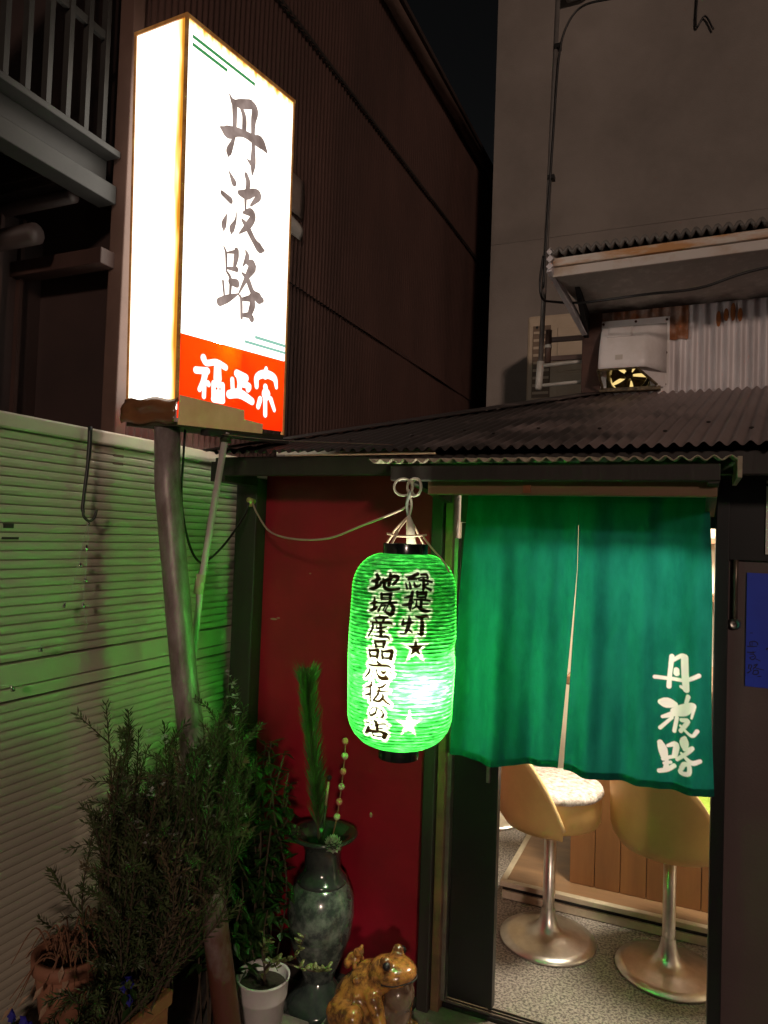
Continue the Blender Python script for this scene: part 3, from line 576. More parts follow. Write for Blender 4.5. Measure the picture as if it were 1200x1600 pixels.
# ------------------------------------------------------------------ lit projecting sign
SM = Matrix(((0.99467787,0.09740518,0.03358812,-1.37517),(-0.0950114,0.99323816,-0.06671424,1.62607),(-0.03985932,0.06316792,0.99720662,1.90719),(0,0,0,1)))
ST, SW, SHT = .2053, .5022, 1.1421
sg = bpy.data.objects.new('projecting_sign', None); sg.matrix_basis = SM; COL.objects.link(sg); sg.empty_display_size = .05
tag(sg, 'tall white lit box sign with brush characters and red lower panel', 'sign')
def sign_panel_mat(name, axis, a0, a1, strength):
    """backlit acrylic, yellowed along its sealed edge"""
    m = bpy.data.materials.new(name); m.use_nodes = True; n = m.node_tree.nodes; l = m.node_tree.links; n.clear()
    tc = n.new('ShaderNodeTexCoord'); sp = n.new('ShaderNodeSeparateXYZ'); l.new(tc.outputs['Object'], sp.inputs[0])
    r = n.new('ShaderNodeMapRange'); r.inputs[1].default_value = a0; r.inputs[2].default_value = a1; l.new(sp.outputs[axis], r.inputs[0])
    mp = n.new('ShaderNodeMapping'); mp.inputs['Scale'].default_value = (8, 8, .9); l.new(tc.outputs['Object'], mp.inputs[0])
    t = n.new('ShaderNodeTexNoise'); t.inputs['Scale'].default_value = 6; l.new(mp.outputs[0], t.inputs['Vector'])
    ad = n.new('ShaderNodeMath'); ad.operation = 'MULTIPLY_ADD'; ad.inputs[1].default_value = .8; l.new(t.outputs[0], ad.inputs[0]); l.new(r.outputs[0], ad.inputs[2])
    cr = n.new('ShaderNodeValToRGB'); l.new(ad.outputs[0], cr.inputs[0])
    e = cr.color_ramp.elements; e[0].position = .45; e[0].color = (1,.93,.82,1); e[1].position = 1.35; e[1].color = (.55,.13,.01,1)
    x = cr.color_ramp.elements.new(.85); x.color = (.62,.40,.10,1)
    x = cr.color_ramp.elements.new(1.0); x.color = (.30,.12,.01,1)
    em = n.new('ShaderNodeEmission'); em.inputs[1].default_value = strength; l.new(cr.outputs[0], em.inputs[0])
    o = n.new('ShaderNodeOutputMaterial'); l.new(em.outputs[0], o.inputs[0]); return m
LSIGN = 2.6
def sbox(name, m, x0, x1, y0, y1, z0, z1, parent=sg, bevel=0):
    return MB().box(x0, x1, y0, y1, z0, z1).build(name, m, parent, bevel=bevel, local=True)
E1 = .005
m_pan = sign_panel_mat('backlit_white_acrylic', 2, SHT-.035, SHT+.03, LSIGN)
m_pan_n = sign_panel_mat('backlit_white_acrylic_narrow', 0, -.045, .006, LSIGN)
face = sbox('face_panel', m_pan, -.004, 0, E1, SW-E1, .257, SHT-E1)
sbox('edge_panel', m_pan_n, -ST+E1, -E1, 0, .004, .065, SHT-E1)
sbox('back_panel', m_pan, -ST, -ST+.004, E1, SW-E1, .06, SHT-E1)
sbox('edge_panel', m_pan, -ST+E1, -E1, SW-.004, SW, .06, SHT-E1)
# red strip: translucent film over acrylic, a tube ends just behind its upper edge
m_redp = bpy.data.materials.new('backlit_red_film'); m_redp.use_nodes = True
n = m_redp.node_tree.nodes; l = m_redp.node_tree.links; b = n['Principled BSDF']
b.inputs['Base Color'].default_value = (.75,.03,.005,1); b.inputs['Roughness'].default_value = .3
b.inputs['Emission Color'].default_value = (1,.03,.003,1); b.inputs['Emission Strength'].default_value = .95
tr = n.new('ShaderNodeBsdfTranslucent'); tr.inputs[0].default_value = (1,.27,.018,1)
mx = n.new('ShaderNodeMixShader'); mx.inputs[0].default_value = .55
l.new(b.outputs[0], mx.inputs[1]); l.new(tr.outputs[0], mx.inputs[2]); l.new(mx.outputs[0], n['Material Output'].inputs[0])
rp = sbox('red_panel', m_redp, -.004, 0, E1, SW-E1, .012, .2555)
m_tube = emis('fluorescent_tube', (1,.93,.8), 110)
MB().tube([(-.05, .215, .225), (-.05, .215, 1.05)], .013, 10).build('fluorescent_tube', m_tube, sg, local=True)
sbox('inner_divider', m_dark, -.075, -.007, .274, .280, .06, .25)
m_sframe = mat('glowing_rusty_trim', (.60,.30,.09), (.30,.10,.02), 14, .5, emit=.22)  # trim glows by emission, standing in for sign light through its edges
for (x0,x1,y0,y1,z0,z1) in ((-E1,.003,-.003,E1,.06,SHT),(-ST-.003,-ST+E1,-.003,E1,.06,SHT),(-E1,.003,SW-E1,SW+.003,0,SHT),(-ST-.003,-ST+E1,SW-E1,SW+.003,0,SHT)):
    sbox('corner_trim', m_sframe, x0, x1, y0, y1, z0, z1)
for (x0,x1,y0,y1) in ((-E1,.004,E1,SW-E1),(-ST-.004,-ST+E1,E1,SW-E1),(-ST-.004,.004,-.004,E1),(-ST-.004,.004,SW-E1,SW+.004)):
    sbox('top_trim', m_sframe, x0, x1, y0, y1, SHT-E1, SHT+.006)
sbox('top_cover', m_sframe, -ST+E1, -E1, E1, SW-E1, SHT-.006, SHT)
m_tape = mat('brown_packing_tape', (.26,.115,.045), (.16,.065,.03), 9, .3, bump=.5, bscale=14, coat=.4)
m_tape_l = mat('tan_packing_tape', (.62,.34,.17), (.55,.28,.13), 12, .3, bump=.15, bscale=25, emit=.22)
m_moss = mat('mossy_base_plate', (.06,.055,.03), (.03,.04,.015), 18, .8)
tp = MB().grid(lambda u, v: (-ST-.012+u*(ST+.018)+.004*math.sin(v*9), -.010-.006*math.sin(u*7+v*5)-.004*math.sin(v*11), -.004+v*.072+.004*math.sin(u*13)), 14, 8)
tp.build('tape_wrap', m_tape, sg, True, local=True, solid=.002)
MB().add([(.004,.006,.078),(.0045,.288,.064),(.0045,.29,.035),(.0045,.385,.028),(.0045,.383,-.004),(.004,.002,-.008)], [(0,1,2,5),(2,3,4,5)]).build('tape_patch', m_tape_l, sg, local=True, solid=.001)
sbox('base_plate', m_moss, -ST-.002, .002, .0, SW, -.012, .0)
sbox('base_angle', m_steel_g, -.02, .012, .12, SW+.02, -.030, -.013)
m_gline = emis('backlit_green_line', (.06,.30,.10), 1.0)
m_gline2 = emis('backlit_pale_green_line', (.32,.62,.50), 1.0)
sbox('green_line', m_gline, .0006, .0012, .022, .168, 1.070, 1.080)
sbox('green_line', m_gline, .0006, .0012, .022, .296, 1.092, 1.102)
sbox('green_line', m_gline2, .0006, .0012, .335, SW-E1, .303, .313)
sbox('green_line', m_gline2, .0006, .0012, .285, SW-E1, .280, .289)
m_sink = bpy.data.materials.new('backlit_brush_ink'); m_sink.use_nodes = True
n = m_sink.node_tree.nodes; l = m_sink.node_tree.links; n.clear()
t = n.new('ShaderNodeTexNoise'); t.inputs['Scale'].default_value = 22; tc = n.new('ShaderNodeTexCoord'); l.new(tc.outputs['Object'], t.inputs['Vector'])
cr = n.new('ShaderNodeValToRGB'); cr.color_ramp.elements[0].position = .3; cr.color_ramp.elements[0].color = (.21,.15,.13,1); cr.color_ramp.elements[1].position = .75; cr.color_ramp.elements[1].color = (.42,.32,.285,1)
l.new(t.outputs[0], cr.inputs[0]); em = n.new('ShaderNodeEmission'); l.new(cr.outputs[0], em.inputs[0]); o = n.new('ShaderNodeOutputMaterial'); l.new(em.outputs[0], o.inputs[0])
m_sw = emis('backlit_white_lettering', (1,.95,.88), 1.5)
for a, b in ((0,6),(6,15),(15,99)): strokes_mesh(SIGN_INK[a:b], lambda p, q, h: (.0006+h, p, q), bold=1.6).build('character', m_sink, sg, local=True)
for a, b in ((0,12),(12,17),(17,99)): strokes_mesh(SIGN_WHITE[a:b], lambda p, q, h: (.0006+h, p, q), bold=1.18).build('character', m_sw, sg, local=True)

m_pole = mat('weathered_steel_pole', (.36,.30,.29), (.19,.14,.13), 22, .45, metal=.25, bump=.2, bscale=60, rvar=.08, stretch=(1,1,.4))
patch(m_pole, (.13,.045,.03), 2, .85, .15, 26, .30, .75, (1,1,.6))
po = MB().tube([(-1.450, 1.675, 1.905), (-1.425, 1.66, 1.72), (-1.352, 1.685, 1.16), (-1.216, 1.775, .17), (-1.193, 1.79, 0)], .0375, 20).build('sign_pole', m_pole, None, True)
tag(po, 'stout leaning steel pole carrying the lit sign', 'pole')
m_pvc = mat('white_pvc_pipe', (.62,.54,.52), (.52,.45,.43), 8, .35)
pv = empty('support_pipe', (-1.36, 1.9, 0), 'thin white pipe with a joint propping the lit sign', 'pipe')
MB().tube([(-1.350, 1.83, 1.905), (-1.398, 1.80, 1.43), (-1.43, 1.79, .9), (-1.46, 1.79, 0)], .0105, 12).build('pipe', m_pvc, pv, True)
MB().tube([(-1.404, 1.797, 1.40), (-1.398, 1.80, 1.46)], .0155, 12).build('pipe_joint', mat('yellowed_pvc_joint', (.55,.50,.33), rough=.4), pv, True)
MB().tube([(-1.351, 1.83, 1.875), (-1.350, 1.83, 1.90)], .017, 12).build('pipe_cap', m_moss, pv, True)

nt = empty('wall_notice', (-1.6, 2.65, 2.9), 'curled pale paper notice on brown wall behind the sign', 'notice')
m_paper = mat('weathered_paper', (.26,.19,.16), (.19,.14,.12), 10, .8)
MB().grid(lambda u, v: (XW+.03+.003*math.sin(3*v), 2.56+u*.155, 3.0+v*.17), 4, 4).build('paper', m_paper, nt, True, solid=.001)
MB().grid(lambda u, v: (XW+.03+.025*math.sin(2.6*v)*u, 2.58+u*.12-.03*v, 2.90+v*.09*(1-.3*u)), 6, 6).build('curled_flap', mat('curled_paper', (.34,.30,.27), rough=.8), nt, True, solid=.001)

# ------------------------------------------------------------------ green paper lantern
AX, AY, LR = -.728, 1.82, .147
LBASE = -1.19029
ln = empty('paper_lantern', (AX, AY, 1.0), 'glowing green paper lantern with black brush characters and a star', 'lantern')
ZB, ZT = 1.030, 1.552
def lprof(t):      # radius along the height, t from bottom to top
    if t < .19: k = t/.19; return .053+(LR*.972-.053)*math.sqrt(max(0, 1-(1-k)**2.2))
    if t > .79: k = (1-t)/.21; return .061+(LR*.978-.061)*math.sqrt(max(0, 1-(1-k)**2.2))
    return LR*(.972+.028*math.sin((t-.19)/.60*math.pi)+.006*(t-.19))
NR = 54; ROWS = NR*7
front = np.linspace(-1.75, 1.75, 460); back = np.linspace(1.75, 2*math.pi-1.75, 60)[1:-1]
angs = np.concatenate([front, back]); NA = len(angs)
verts = np.zeros((ROWS+1, NA, 3)); uv = np.zeros((ROWS+1, NA, 2))
for j in range(ROWS+1):
    t = j/ROWS; ph = (t*NR) % 1
    r = lprof(t)-.0016*(1-math.sin(math.pi*ph)**.6)
    zz = ZB+t*(ZT-ZB)
    for i, a in enumerate(angs):
        wob = .0016*mnoise.noise((math.cos(a)*3, math.sin(a)*3, zz*9))
        dent = .012*math.exp(-((a-1.25)/.35)**2-((zz-1.295)/.022)**2)
        rr = r+wob-dent
        verts[j, i] = (AX+rr*math.cos(a+LBASE), AY+rr*math.sin(a+LBASE), zz); uv[j, i] = (LR*a, zz)
me = bpy.data.meshes.new('paper_shell'); faces = []
for j in range(ROWS):
    for i in range(NA):
        a = j*NA+i; b = j*NA+(i+1) % NA; faces.append((a, b, b+NA, a+NA))
me.from_pydata(verts.reshape(-1, 3).tolist(), [], faces); me.update()
P = uv.reshape(-1, 2)
def field(strokes, P, bold=1.55, thin=.0046):
    d = np.full(len(P), 1.0)
    for st in strokes:
        pts = smooth_path([(a*1e-4, b*1e-4, max(c*bold*1e-4, thin)) for a, b, c in st], 4)
        for p, q in zip(pts[:-1], pts[1:]):
            lo = np.minimum(p[:2], q[:2])-.022; hi = np.maximum(p[:2], q[:2])+.022
            k = np.where((P[:,0] > lo[0]) & (P[:,0] < hi[0]) & (P[:,1] > lo[1]) & (P[:,1] < hi[1]))[0]
            if not len(k): continue
            s = P[k]-p[:2]; e = q[:2]-p[:2]; L2 = e@e+1e-12; t = np.clip(s@e/L2, 0, 1)
            dd = np.hypot(*(s-t[:,None]*e).T)-(p[2]+(q[2]-p[2])*t)/2
            d[k] = np.minimum(d[k], dd)
    return d
def star(cx, cz, rad, P):
    x = P[:,0]-cx; y = P[:,1]-cz; a = np.arctan2(x, y); r = np.hypot(x, y)
    seg = 2*math.pi/5; a = np.abs((a+seg/2) % seg-seg/2)
    k = math.sin(math.pi/10)/math.sin(7*math.pi/10)   # inner radius ratio of a five-pointed star
    px, py = rad, 0; qx, qy = rad*k*math.cos(seg/2), rad*k*math.sin(seg/2)
    nx, ny = -(qy-py), (qx-px); L = math.hypot(nx, ny)
    return ((r*np.cos(a)-px)*-nx+(r*np.sin(a)-py)*-ny)/L
d_ink = field(LANTERN_INK, P)
d_star = star(.0350, 1.3167, .0255, P)
ink = np.clip(.5-np.minimum(d_ink, d_star)/.0016, 0, 1)
jit = np.array([mnoise.noise((p[0]*120, p[1]*330, 0)) for p in P])*.0028
d_white = np.minimum(d_ink-.0050, d_star-.0035)
for cx, cz in ((.0251,1.1234),): d_white = np.minimum(d_white, star(cx, cz, .0245, P)-.002)
white = np.clip(.5-(d_white+jit)/.006, 0, 1)
at = me.color_attributes.new('print', 'FLOAT_COLOR', 'POINT')
colr = np.ones((len(P), 4), np.float32); colr[:,0] = ink; colr[:,1] = white; colr[:,2] = np.clip((np.abs(np.where(P[:,0]/LR > math.pi, P[:,0]/LR-2*math.pi, P[:,0]/LR))-1.2)/.5, 0, 1)
at.data.foreach_set('color', colr.ravel())
m_lan = bpy.data.materials.new('green_lantern_paper'); m_lan.use_nodes = True
n = m_lan.node_tree.nodes; l = m_lan.node_tree.links; n.clear()
av = n.new('ShaderNodeAttribute'); av.attribute_name = 'print'; sp = n.new('ShaderNodeSeparateColor'); l.new(av.outputs['Color'], sp.inputs[0])
tc = n.new('ShaderNodeTexCoord'); mp = n.new('ShaderNodeMapping'); mp.inputs['Scale'].default_value = (18,18,95); l.new(tc.outputs['Object'], mp.inputs[0])
t = n.new('ShaderNodeTexNoise'); t.inputs['Scale'].default_value = 1.6; t.inputs['Detail'].default_value = 5; t.inputs['Roughness'].default_value = .7; l.new(mp.outputs[0], t.inputs['Vector'])
cr = n.new('ShaderNodeValToRGB'); l.new(t.outputs[0], cr.inputs[0])
e = cr.color_ramp.elements; e[0].position = .36; e[0].color = (.002,.035,.004,1); e[1].position = .74; e[1].color = (.07,.50,.09,1)
x = e.new(.54); x.color = (.010,.15,.018,1)
m0 = n.new('ShaderNodeMix'); m0.data_type = 'RGBA'; l.new(sp.outputs[2], m0.inputs[0]); l.new(cr.outputs[0], m0.inputs[6]); m0.inputs[7].default_value = (.07,.86,.08,1)   # unprinted back made paler so more green light reaches the shutter
m1 = n.new('ShaderNodeMix'); m1.data_type = 'RGBA'; l.new(sp.outputs[1], m1.inputs[0]); l.new(m0.outputs[2], m1.inputs[6]); m1.inputs[7].default_value = (.34,.36,.29,1)
m2 = n.new('ShaderNodeMix'); m2.data_type = 'RGBA'; l.new(sp.outputs[0], m2.inputs[0]); l.new(m1.outputs[2], m2.inputs[6]); m2.inputs[7].default_value = (.0022,.0011,.0002,1)
tr = n.new('ShaderNodeBsdfTranslucent'); l.new(m2.outputs[2], tr.inputs[0])
df = n.new('ShaderNodeBsdfPrincipled'); df.inputs['Roughness'].default_value = .35; l.new(m2.outputs[2], df.inputs['Base Color'])
l.new(m2.outputs[2], df.inputs['Emission Color']); df.inputs['Emission Strength'].default_value = 1.0
mx = n.new('ShaderNodeMixShader'); mx.inputs[0].default_value = .75; l.new(df.outputs[0], mx.inputs[1]); l.new(tr.outputs[0], mx.inputs[2])
o = n.new('ShaderNodeOutputMaterial'); l.new(mx.outputs[0], o.inputs[0])
put('paper_shell', me, m_lan, ln, True)
hp = MB()
for j in range(1, NR):
    t = j/NR; rr = lprof(t)-.0026
    hp.tube([(AX+rr*math.cos(a), AY+rr*math.sin(a), ZB+t*(ZT-ZB)) for a in np.linspace(0, 2*math.pi, 61)], .0006, 4, cap=False)
tag(hp.build('bamboo_ribs', mat('split_bamboo', (.30,.22,.12), rough=.7), ln), kind='stuff')
m_lac = mat('black_lacquer', (.008,.008,.010), rough=.18, coat=.5)
MB().lathe([(.0625,1.548),(.0625,1.580),(.058,1.580),(.058,1.548),(.0625,1.548)], (AX,AY,0), 40).build('top_ring', m_lac, ln, True, bevel=.001)
MB().lathe([(.055,.998),(.055,1.034),(.0505,1.034),(.0505,.998),(.055,.998)], (AX,AY,0), 40).build('bottom_ring', m_lac, ln, True, bevel=.001)
m_cord = mat('cream_cord', (.62,.48,.34), (.5,.36,.25), 30, .6)
m_vinyl = mat('pale_vinyl_tie', (.62,.58,.46), rough=.45)
def cord(pts, r, m=m_cord, parent=ln, name='cord', k=6):
    return MB().tube([tuple(p) for p in smooth_path(pts, k)], r, 8).build(name, m, parent, True)
hk = (AX+.006, AY, 1.655)
for sx, sy in ((-.055,-.01),(-.02,-.055),(.045,.03),(.01,.055)):
    cord([(AX+sx, AY+sy, 1.576), (AX+sx*.72, AY+sy*.7, 1.600), (AX+sx*.55, AY+sy*.5, 1.618), hk], .0032, name='hanging_cord')
cord([(AX-.047,AY-.02,1.606),(AX-.03,AY-.03,1.604),(AX,AY-.035,1.600),(AX+.05,AY-.01,1.604),(AX+.06,AY,1.606)], .003, name='hanging_cord')
MB().tube([(AX+.018,AY,1.56),(AX+.012,AY,1.63),(hk[0],AY,1.66)], [.013,.012,.004], 12).build('bulb_socket', m_vinyl, ln, True)
cord([(hk[0],AY,1.652),(hk[0]-.005,AY-.003,1.69),(hk[0]+.003,AY,1.725)], .0042, mat('green_grey_wire', (.36,.44,.36), rough=.4), name='hook_wire')
cord([(hk[0]+.002,AY,1.655),(hk[0]+.006,AY+.003,1.69),(hk[0]-.003,AY,1.73)], .0036, m_vinyl, name='hook_wire')
for c, rr, tl in ((-.018, .026, .3), (.014, .027, -.4), (.02, .026, -.7)):
    cord([(hk[0]+c+rr*math.cos(a)*math.cos(tl), AY+rr*math.cos(a)*math.sin(tl), 1.736+rr*.9*math.sin(a)) for a in np.linspace(0, 2*math.pi, 13)], .0034, m_vinyl, name='wire_coil', k=3)
cord([(AX+.055,AY-.01,1.60),(AX+.085,AY-.02,1.57),(AX+.12,AY-.02,1.535),(AX+.138,AY-.03,1.51)], .0028, name='loose_cord')
# bulb
bl = MB().ball((AX+.075, AY-.068, 1.205), .026, 16, (1,1,1.25)).build('bulb', emis('warm_bulb', (1,.93,.75), 900), ln, True)

# feed cord from the corner post, and the black cable looping to the sign
cd = cord([(-1.515,2.235,1.705),(-1.47,2.20,1.665),(-1.36,2.12,1.60),(-1.22,2.05,1.578),(-1.05,1.97,1.585),(-.90,1.89,1.625),(hk[0]-.03,AY+.01,1.672),(hk[0],AY,1.69)], .0034, mat('pink_cream_cord', (.50,.36,.30), rough=.5), None, 'lantern_cord')
tag(cd, 'thin cream power cord sagging across the crimson wall to the lantern', 'cord')
ch = cord([(-1.522,2.22,1.71),(-1.522,2.20,1.66),(-1.525,2.10,1.56),(-1.52,2.0,1.50),(-1.50,1.92,1.49),(-1.49,1.85,1.55),(-1.47,1.78,1.68),(-1.43,1.73,1.82),(-1.42,1.72,1.90)], .004, m_black, None, 'sign_cable')
tag(ch, 'dark cable looping from the corner post up to the lit sign', 'cable', 'loose outdoor cables')
ck = MB().tube([(-1.52,2.25,1.71),(-1.52,2.215,1.715)], .010, 10).tube([(-1.52,2.23,1.69),(-1.52,2.23,1.72)], .007, 8).build('cord_knob', mat('yellowed_porcelain', (.45,.36,.16), rough=.35), None, True)
tag(ck, 'small yellowed knob holding the cords on the dark corner post', 'cord knob')
wr = MB().tube([tuple(p) for p in smooth_path([(-1.345,1.80,1.895),(-1.20,1.88,1.885),(-1.02,1.97,1.885),(-.86,2.02,1.882)], 6)], .0016, 6).build('stay_wire', m_brk, None, True)
tag(wr, 'thin stay wire from the sign base down to the roof edge', 'wire')

# ------------------------------------------------------------------ noren door curtain
def noren_mat(name, k):
    m = mat(name, (.009*k,.160*k,.124*k), (.005*k,.112*k,.086*k), 16, .85, bump=.2, bscale=240, trans=.30, stretch=(1,1,.35), spec=.15)
    n = m.node_tree.nodes; l = m.node_tree.links
    src = n['Principled BSDF'].inputs['Base Color'].links[0].from_socket
    av = n.new('ShaderNodeAttribute'); av.attribute_name = 'print'; sp = n.new('ShaderNodeSeparateColor'); l.new(av.outputs['Color'], sp.inputs[0])
    x = n.new('ShaderNodeMix'); x.data_type = 'RGBA'; x.inputs[7].default_value = (.86,.82,.86,1)
    l.new(sp.outputs[0], x.inputs[0]); l.new(src, x.inputs[6])
    for nd in n:
        if nd.type == 'BSDF_TRANSLUCENT': l.new(x.outputs[2], nd.inputs[0])
    l.new(x.outputs[2], n['Principled BSDF'].inputs['Base Color'])
    return m
m_nor = noren_mat('teal_curtain_cloth', 1.0); m_hem = noren_mat('teal_curtain_hem', .9)
YN = 2.215
nr = empty('door_curtain', (-.33, YN, .88), 'split teal green cloth curtain with white brush characters across the doorway', 'curtain')
def fold(x, z):
    k = (1.755-z)/.87; k = max(0, min(1.05, k))
    return (.018*math.sin(x*21+.6+.8*k)*(1+.4*math.sin(x*11))+.010*math.sin(x*43+1.3-k)+.004*math.sin(x*90+2*k))*(.35+.95*k)+.006*mnoise.noise((x*9, z*5, 3))+.0018*mnoise.noise((x*26, z*12, 1))
def cloth(side):
    def fn(u, v):
        z = 1.752-.838*v-.008*math.sin(u*3)*v
        g = max(0, (v-.28)/.72)
        if side == 0: xl = -.672-.026*v-.010*math.sin(v*3.1); xr = -.3225-.040*g-.004*g*g
        else: xl = -.3215-.027*g; xr = .036+.030*v+.004*math.sin(v*6)
        x = xl+(xr-xl)*u
        return (x, YN-fold(x, z)-.02*v*v*(1-side)*(1-u), z-.02*v*(1-abs(2*u-1))*.3)
    return fn
for s in (0, 1):
    pn = MB().grid(cloth(s), 70 if s == 0 else 300, 90 if s == 0 else 520).build('curtain_panel', m_nor, nr, True, recalc=False)
    c0 = cloth(s)
    MB().grid(lambda u, v: Vector(c0(u, 1-.024*(1-v)))+Vector((0,-.002,0)), 70, 3).build('hem', m_hem, pn, True, recalc=False)
    MB().grid(lambda u, v: Vector(c0(u, v*.036))+Vector((0,-.003,0)), 70, 4).build('header_band', m_hem, pn, True, recalc=False)
    if s: rightp = pn
MB().tube([(-.76, YN+.008, 1.752), (.06, YN+.008, 1.752)], .008, 10).build('curtain_rod', m_dark, nr, True)
# undyed characters in the cloth of the right panel
me = rightp.data; co = np.zeros(len(me.vertices)*3); me.vertices.foreach_get('co', co); co = co.reshape(-1, 3)
dn = field(NOREN_INK, co[:, [0, 2]], 1.22, .001)
ca = np.zeros((len(co), 4), np.float32); ca[:,0] = np.clip(.5-dn/.0018, 0, 1); ca[:,3] = 1
me.color_attributes.new('print', 'FLOAT_COLOR', 'POINT').data.foreach_set('color', ca.ravel())

# posters on the right wall
m_blue = mat('blue_poster_card', (.012,.042,.52), (.010,.035,.45), 5, .5)
bp_ = empty('blue_poster', (.17, D-.01, 1.2), 'bright blue handwritten poster on the plum wall beside the doorway', 'poster')
MB().box(.142, .42, D-.006, D-.003, 1.205, 1.53).build('card', m_blue, bp_)
m_mark = mat('marker_ink', (.003,.004,.06), rough=.6)
for a, b in ((0,4),(4,8),(8,16),(16,17),(17,99)): strokes_mesh(POSTER_INK[a:b], lambda p, q, h: (p+.003, D-.0062-h, q)).build('character', m_mark, bp_)
wp_ = empty('white_poster', (.2, D-.03, 1.58), 'white paper notice pinned above the blue poster', 'poster')
MB().box(.186, .40, D-.026, D-.0225, 1.585, 1.795).build('paper', mat('white_notice_paper', (.70,.66,.60), rough=.7), wp_)
MB().ball((.190, D-.028, 1.782), .005, 8).build('pin', m_black, wp_, True)

# ------------------------------------------------------------------ interior: ceiling lamp and stools
il = empty('ceiling_lamp', (-.05, 2.80, 1.9), 'round warm ceiling lamp inside the bar behind the curtain', 'lamp')
MB().lathe([(.001,1.840),(.13,1.845),(.15,1.87),(.14,1.898)], (-.05,2.80,0), 32).build('diffuser', emis('warm_lamp_diffuser', (1,.88,.68), 170), il, True)
MB().lathe([(.155,1.875),(.16,1.899),(.10,1.8995)], (-.05,2.80,0), 32).build('rim', m_alu, il, True)
il2 = empty('ceiling_lamp', (.35, 3.9, 1.9), 'round warm ceiling lamp over the far side of the counter', 'lamp')
MB().lathe([(.001,1.840),(.11,1.845),(.13,1.87),(.12,1.898)], (.35,3.95,0), 32).build('diffuser', emis('warm_lamp_diffuser_far', (1,.88,.70), 220), il2, True)

m_chrome = mat('brushed_chrome', (.80,.76,.70), (.66,.62,.56), 25, .34, metal=.95, rvar=.06)
m_tan = mat('tan_vinyl', (.66,.42,.15), (.56,.34,.12), 5, .58, bump=.06, bscale=60)
m_pipe = mat('tan_piping', (.78,.56,.26), rough=.4)
def seat_cover(name, c1, c2):
    return mat(name, c1, c2, 45, .9, bump=.8, bscale=70)
def stool(label, cov, turn, loc):
    t = empty('bar_stool', (0,0,0), label, 'bar stool', 'tan bucket stools along the counter')
    MB().lathe([(.001,0),(.178,0),(.185,.004),(.184,.011),(.15,.020),(.10,.028),(.062,.040),(.040,.062),(.029,.095),(.0245,.125)], n=48).build('base', m_chrome, t, True, local=True)
    MB().lathe([(.0225,.10),(.0225,.47),(.001,.47)], n=20).build('column', m_chrome, t, True, local=True)
    MB().lathe([(.001,.468),(.16,.468),(.182,.474),(.189,.488),(.190,.56),(.186,.590),(.178,.600),(.001,.602)], n=48).build('seat', m_tan, t, True, local=True)
    cp = MB(); cp.lathe([(.194,.585),(.198,.592),(.194,.606),(.16,.616),(.001,.620)], n=64)
    cp.v = [(x, y, z+.004*mnoise.noise((x*40, y*40, 5))) for x, y, z in cp.v]
    cp.build('seat_cover', cov, t, True, local=True)
    sh_ = MB(); N = 44; a0, a1 = -math.pi*.48, math.pi*.48
    prof = []
    def pt(u, v, r):
        a = a0+(a1-a0)*u; e = abs(2*u-1)
        top = .50+.30*(1-e**2.6); bot = .462
        z = bot+(top-bot)*v; rr = r-.03*max(0, 1-v*5)**2+.012*v
        return (rr*math.cos(a), rr*math.sin(a), z)
    sh_.grid(lambda u, v: pt(u, v, .200), N, 10)
    bk = sh_.build('backrest', m_tan, t, True, local=True, solid=.018)
    MB().tube([pt(u, 1, .20) for u in np.linspace(0, 1, 50)], .0095, 8).build('piping', m_pipe, bk, True, local=True)
    t.matrix_basis = Matrix.Translation(Vector(loc)) @ Matrix.Rotation(turn, 4, 'Z')
    return t
cov1 = seat_cover('white_knit_cover', (.75,.70,.66), (.30,.24,.20)); cov2 = seat_cover('green_knit_cover', (.30,.42,.05), (.18,.30,.03))
s1 = stool('tan bucket stool with white knitted seat cover near the door leaf', cov1, R(-154), (-.495, 2.872, .046))
s2 = stool('tan bucket stool with green seat cover beside the right door post', cov2, R(-124), (-.058, 2.865, .046))
s3 = copy_tree(s1); s3['label'] = 'tan bucket stool farthest back, only its pale base edge showing beside the door leaf'
s3.matrix_basis = Matrix.Translation((-1.02, 3.95, .046)) @ Matrix.Rotation(R(-100), 4, 'Z')

# ------------------------------------------------------------------ hook and strings of little bells on the shutter
m_bell = mat('bright_bell_metal', (.80,.80,.78), rough=.15, metal=1)
m_thread = mat('clear_bead_thread', (.55,.60,.50), rough=.3)
hk_ = empty('strap_hook', (-1.6, 1.5, 1.62), 'dark strap with a hook hanging on the shutter', 'hook')
MB().tube([tuple(p) for p in smooth_path([(-1.605,1.53,1.885),(-1.60,1.525,1.80),(-1.595,1.508,1.66),(-1.592,1.508,1.635)], 5)], [.0065]*6+[.005]*10, 6).build('strap', m_black, hk_, True)
MB().tube([tuple(p) for p in smooth_path([(-1.592,1.507,1.645),(-1.59,1.508,1.625),(-1.585,1.523,1.612),(-1.583,1.540,1.622),(-1.583,1.548,1.645)], 5)], .004, 8).build('hook', m_steel_g, hk_, True)
st_ = empty('bell_strings', (-1.59, 1.5, 1.3), 'beaded strings with small shiny bells hanging from the hook', 'string of bells')
def string(pts, parent):
    pp = [tuple(p) for p in smooth_path(pts, 6)]
    MB().tube(pp, .0007, 4).build('thread', m_thread, parent)
    bd = MB()
    for p in pp[::1]: bd.ball(p, .0016, 6)
    bd.build('beads', m_thread, parent, True)
string([(-1.585,1.521,1.608),(-1.59,1.505,1.53),(-1.59,1.49,1.46),(-1.595,1.475,1.40)], st_)
string([(-1.585,1.523,1.608),(-1.588,1.525,1.50),(-1.588,1.52,1.42),(-1.588,1.525,1.36),(-1.588,1.54,1.31)], st_)
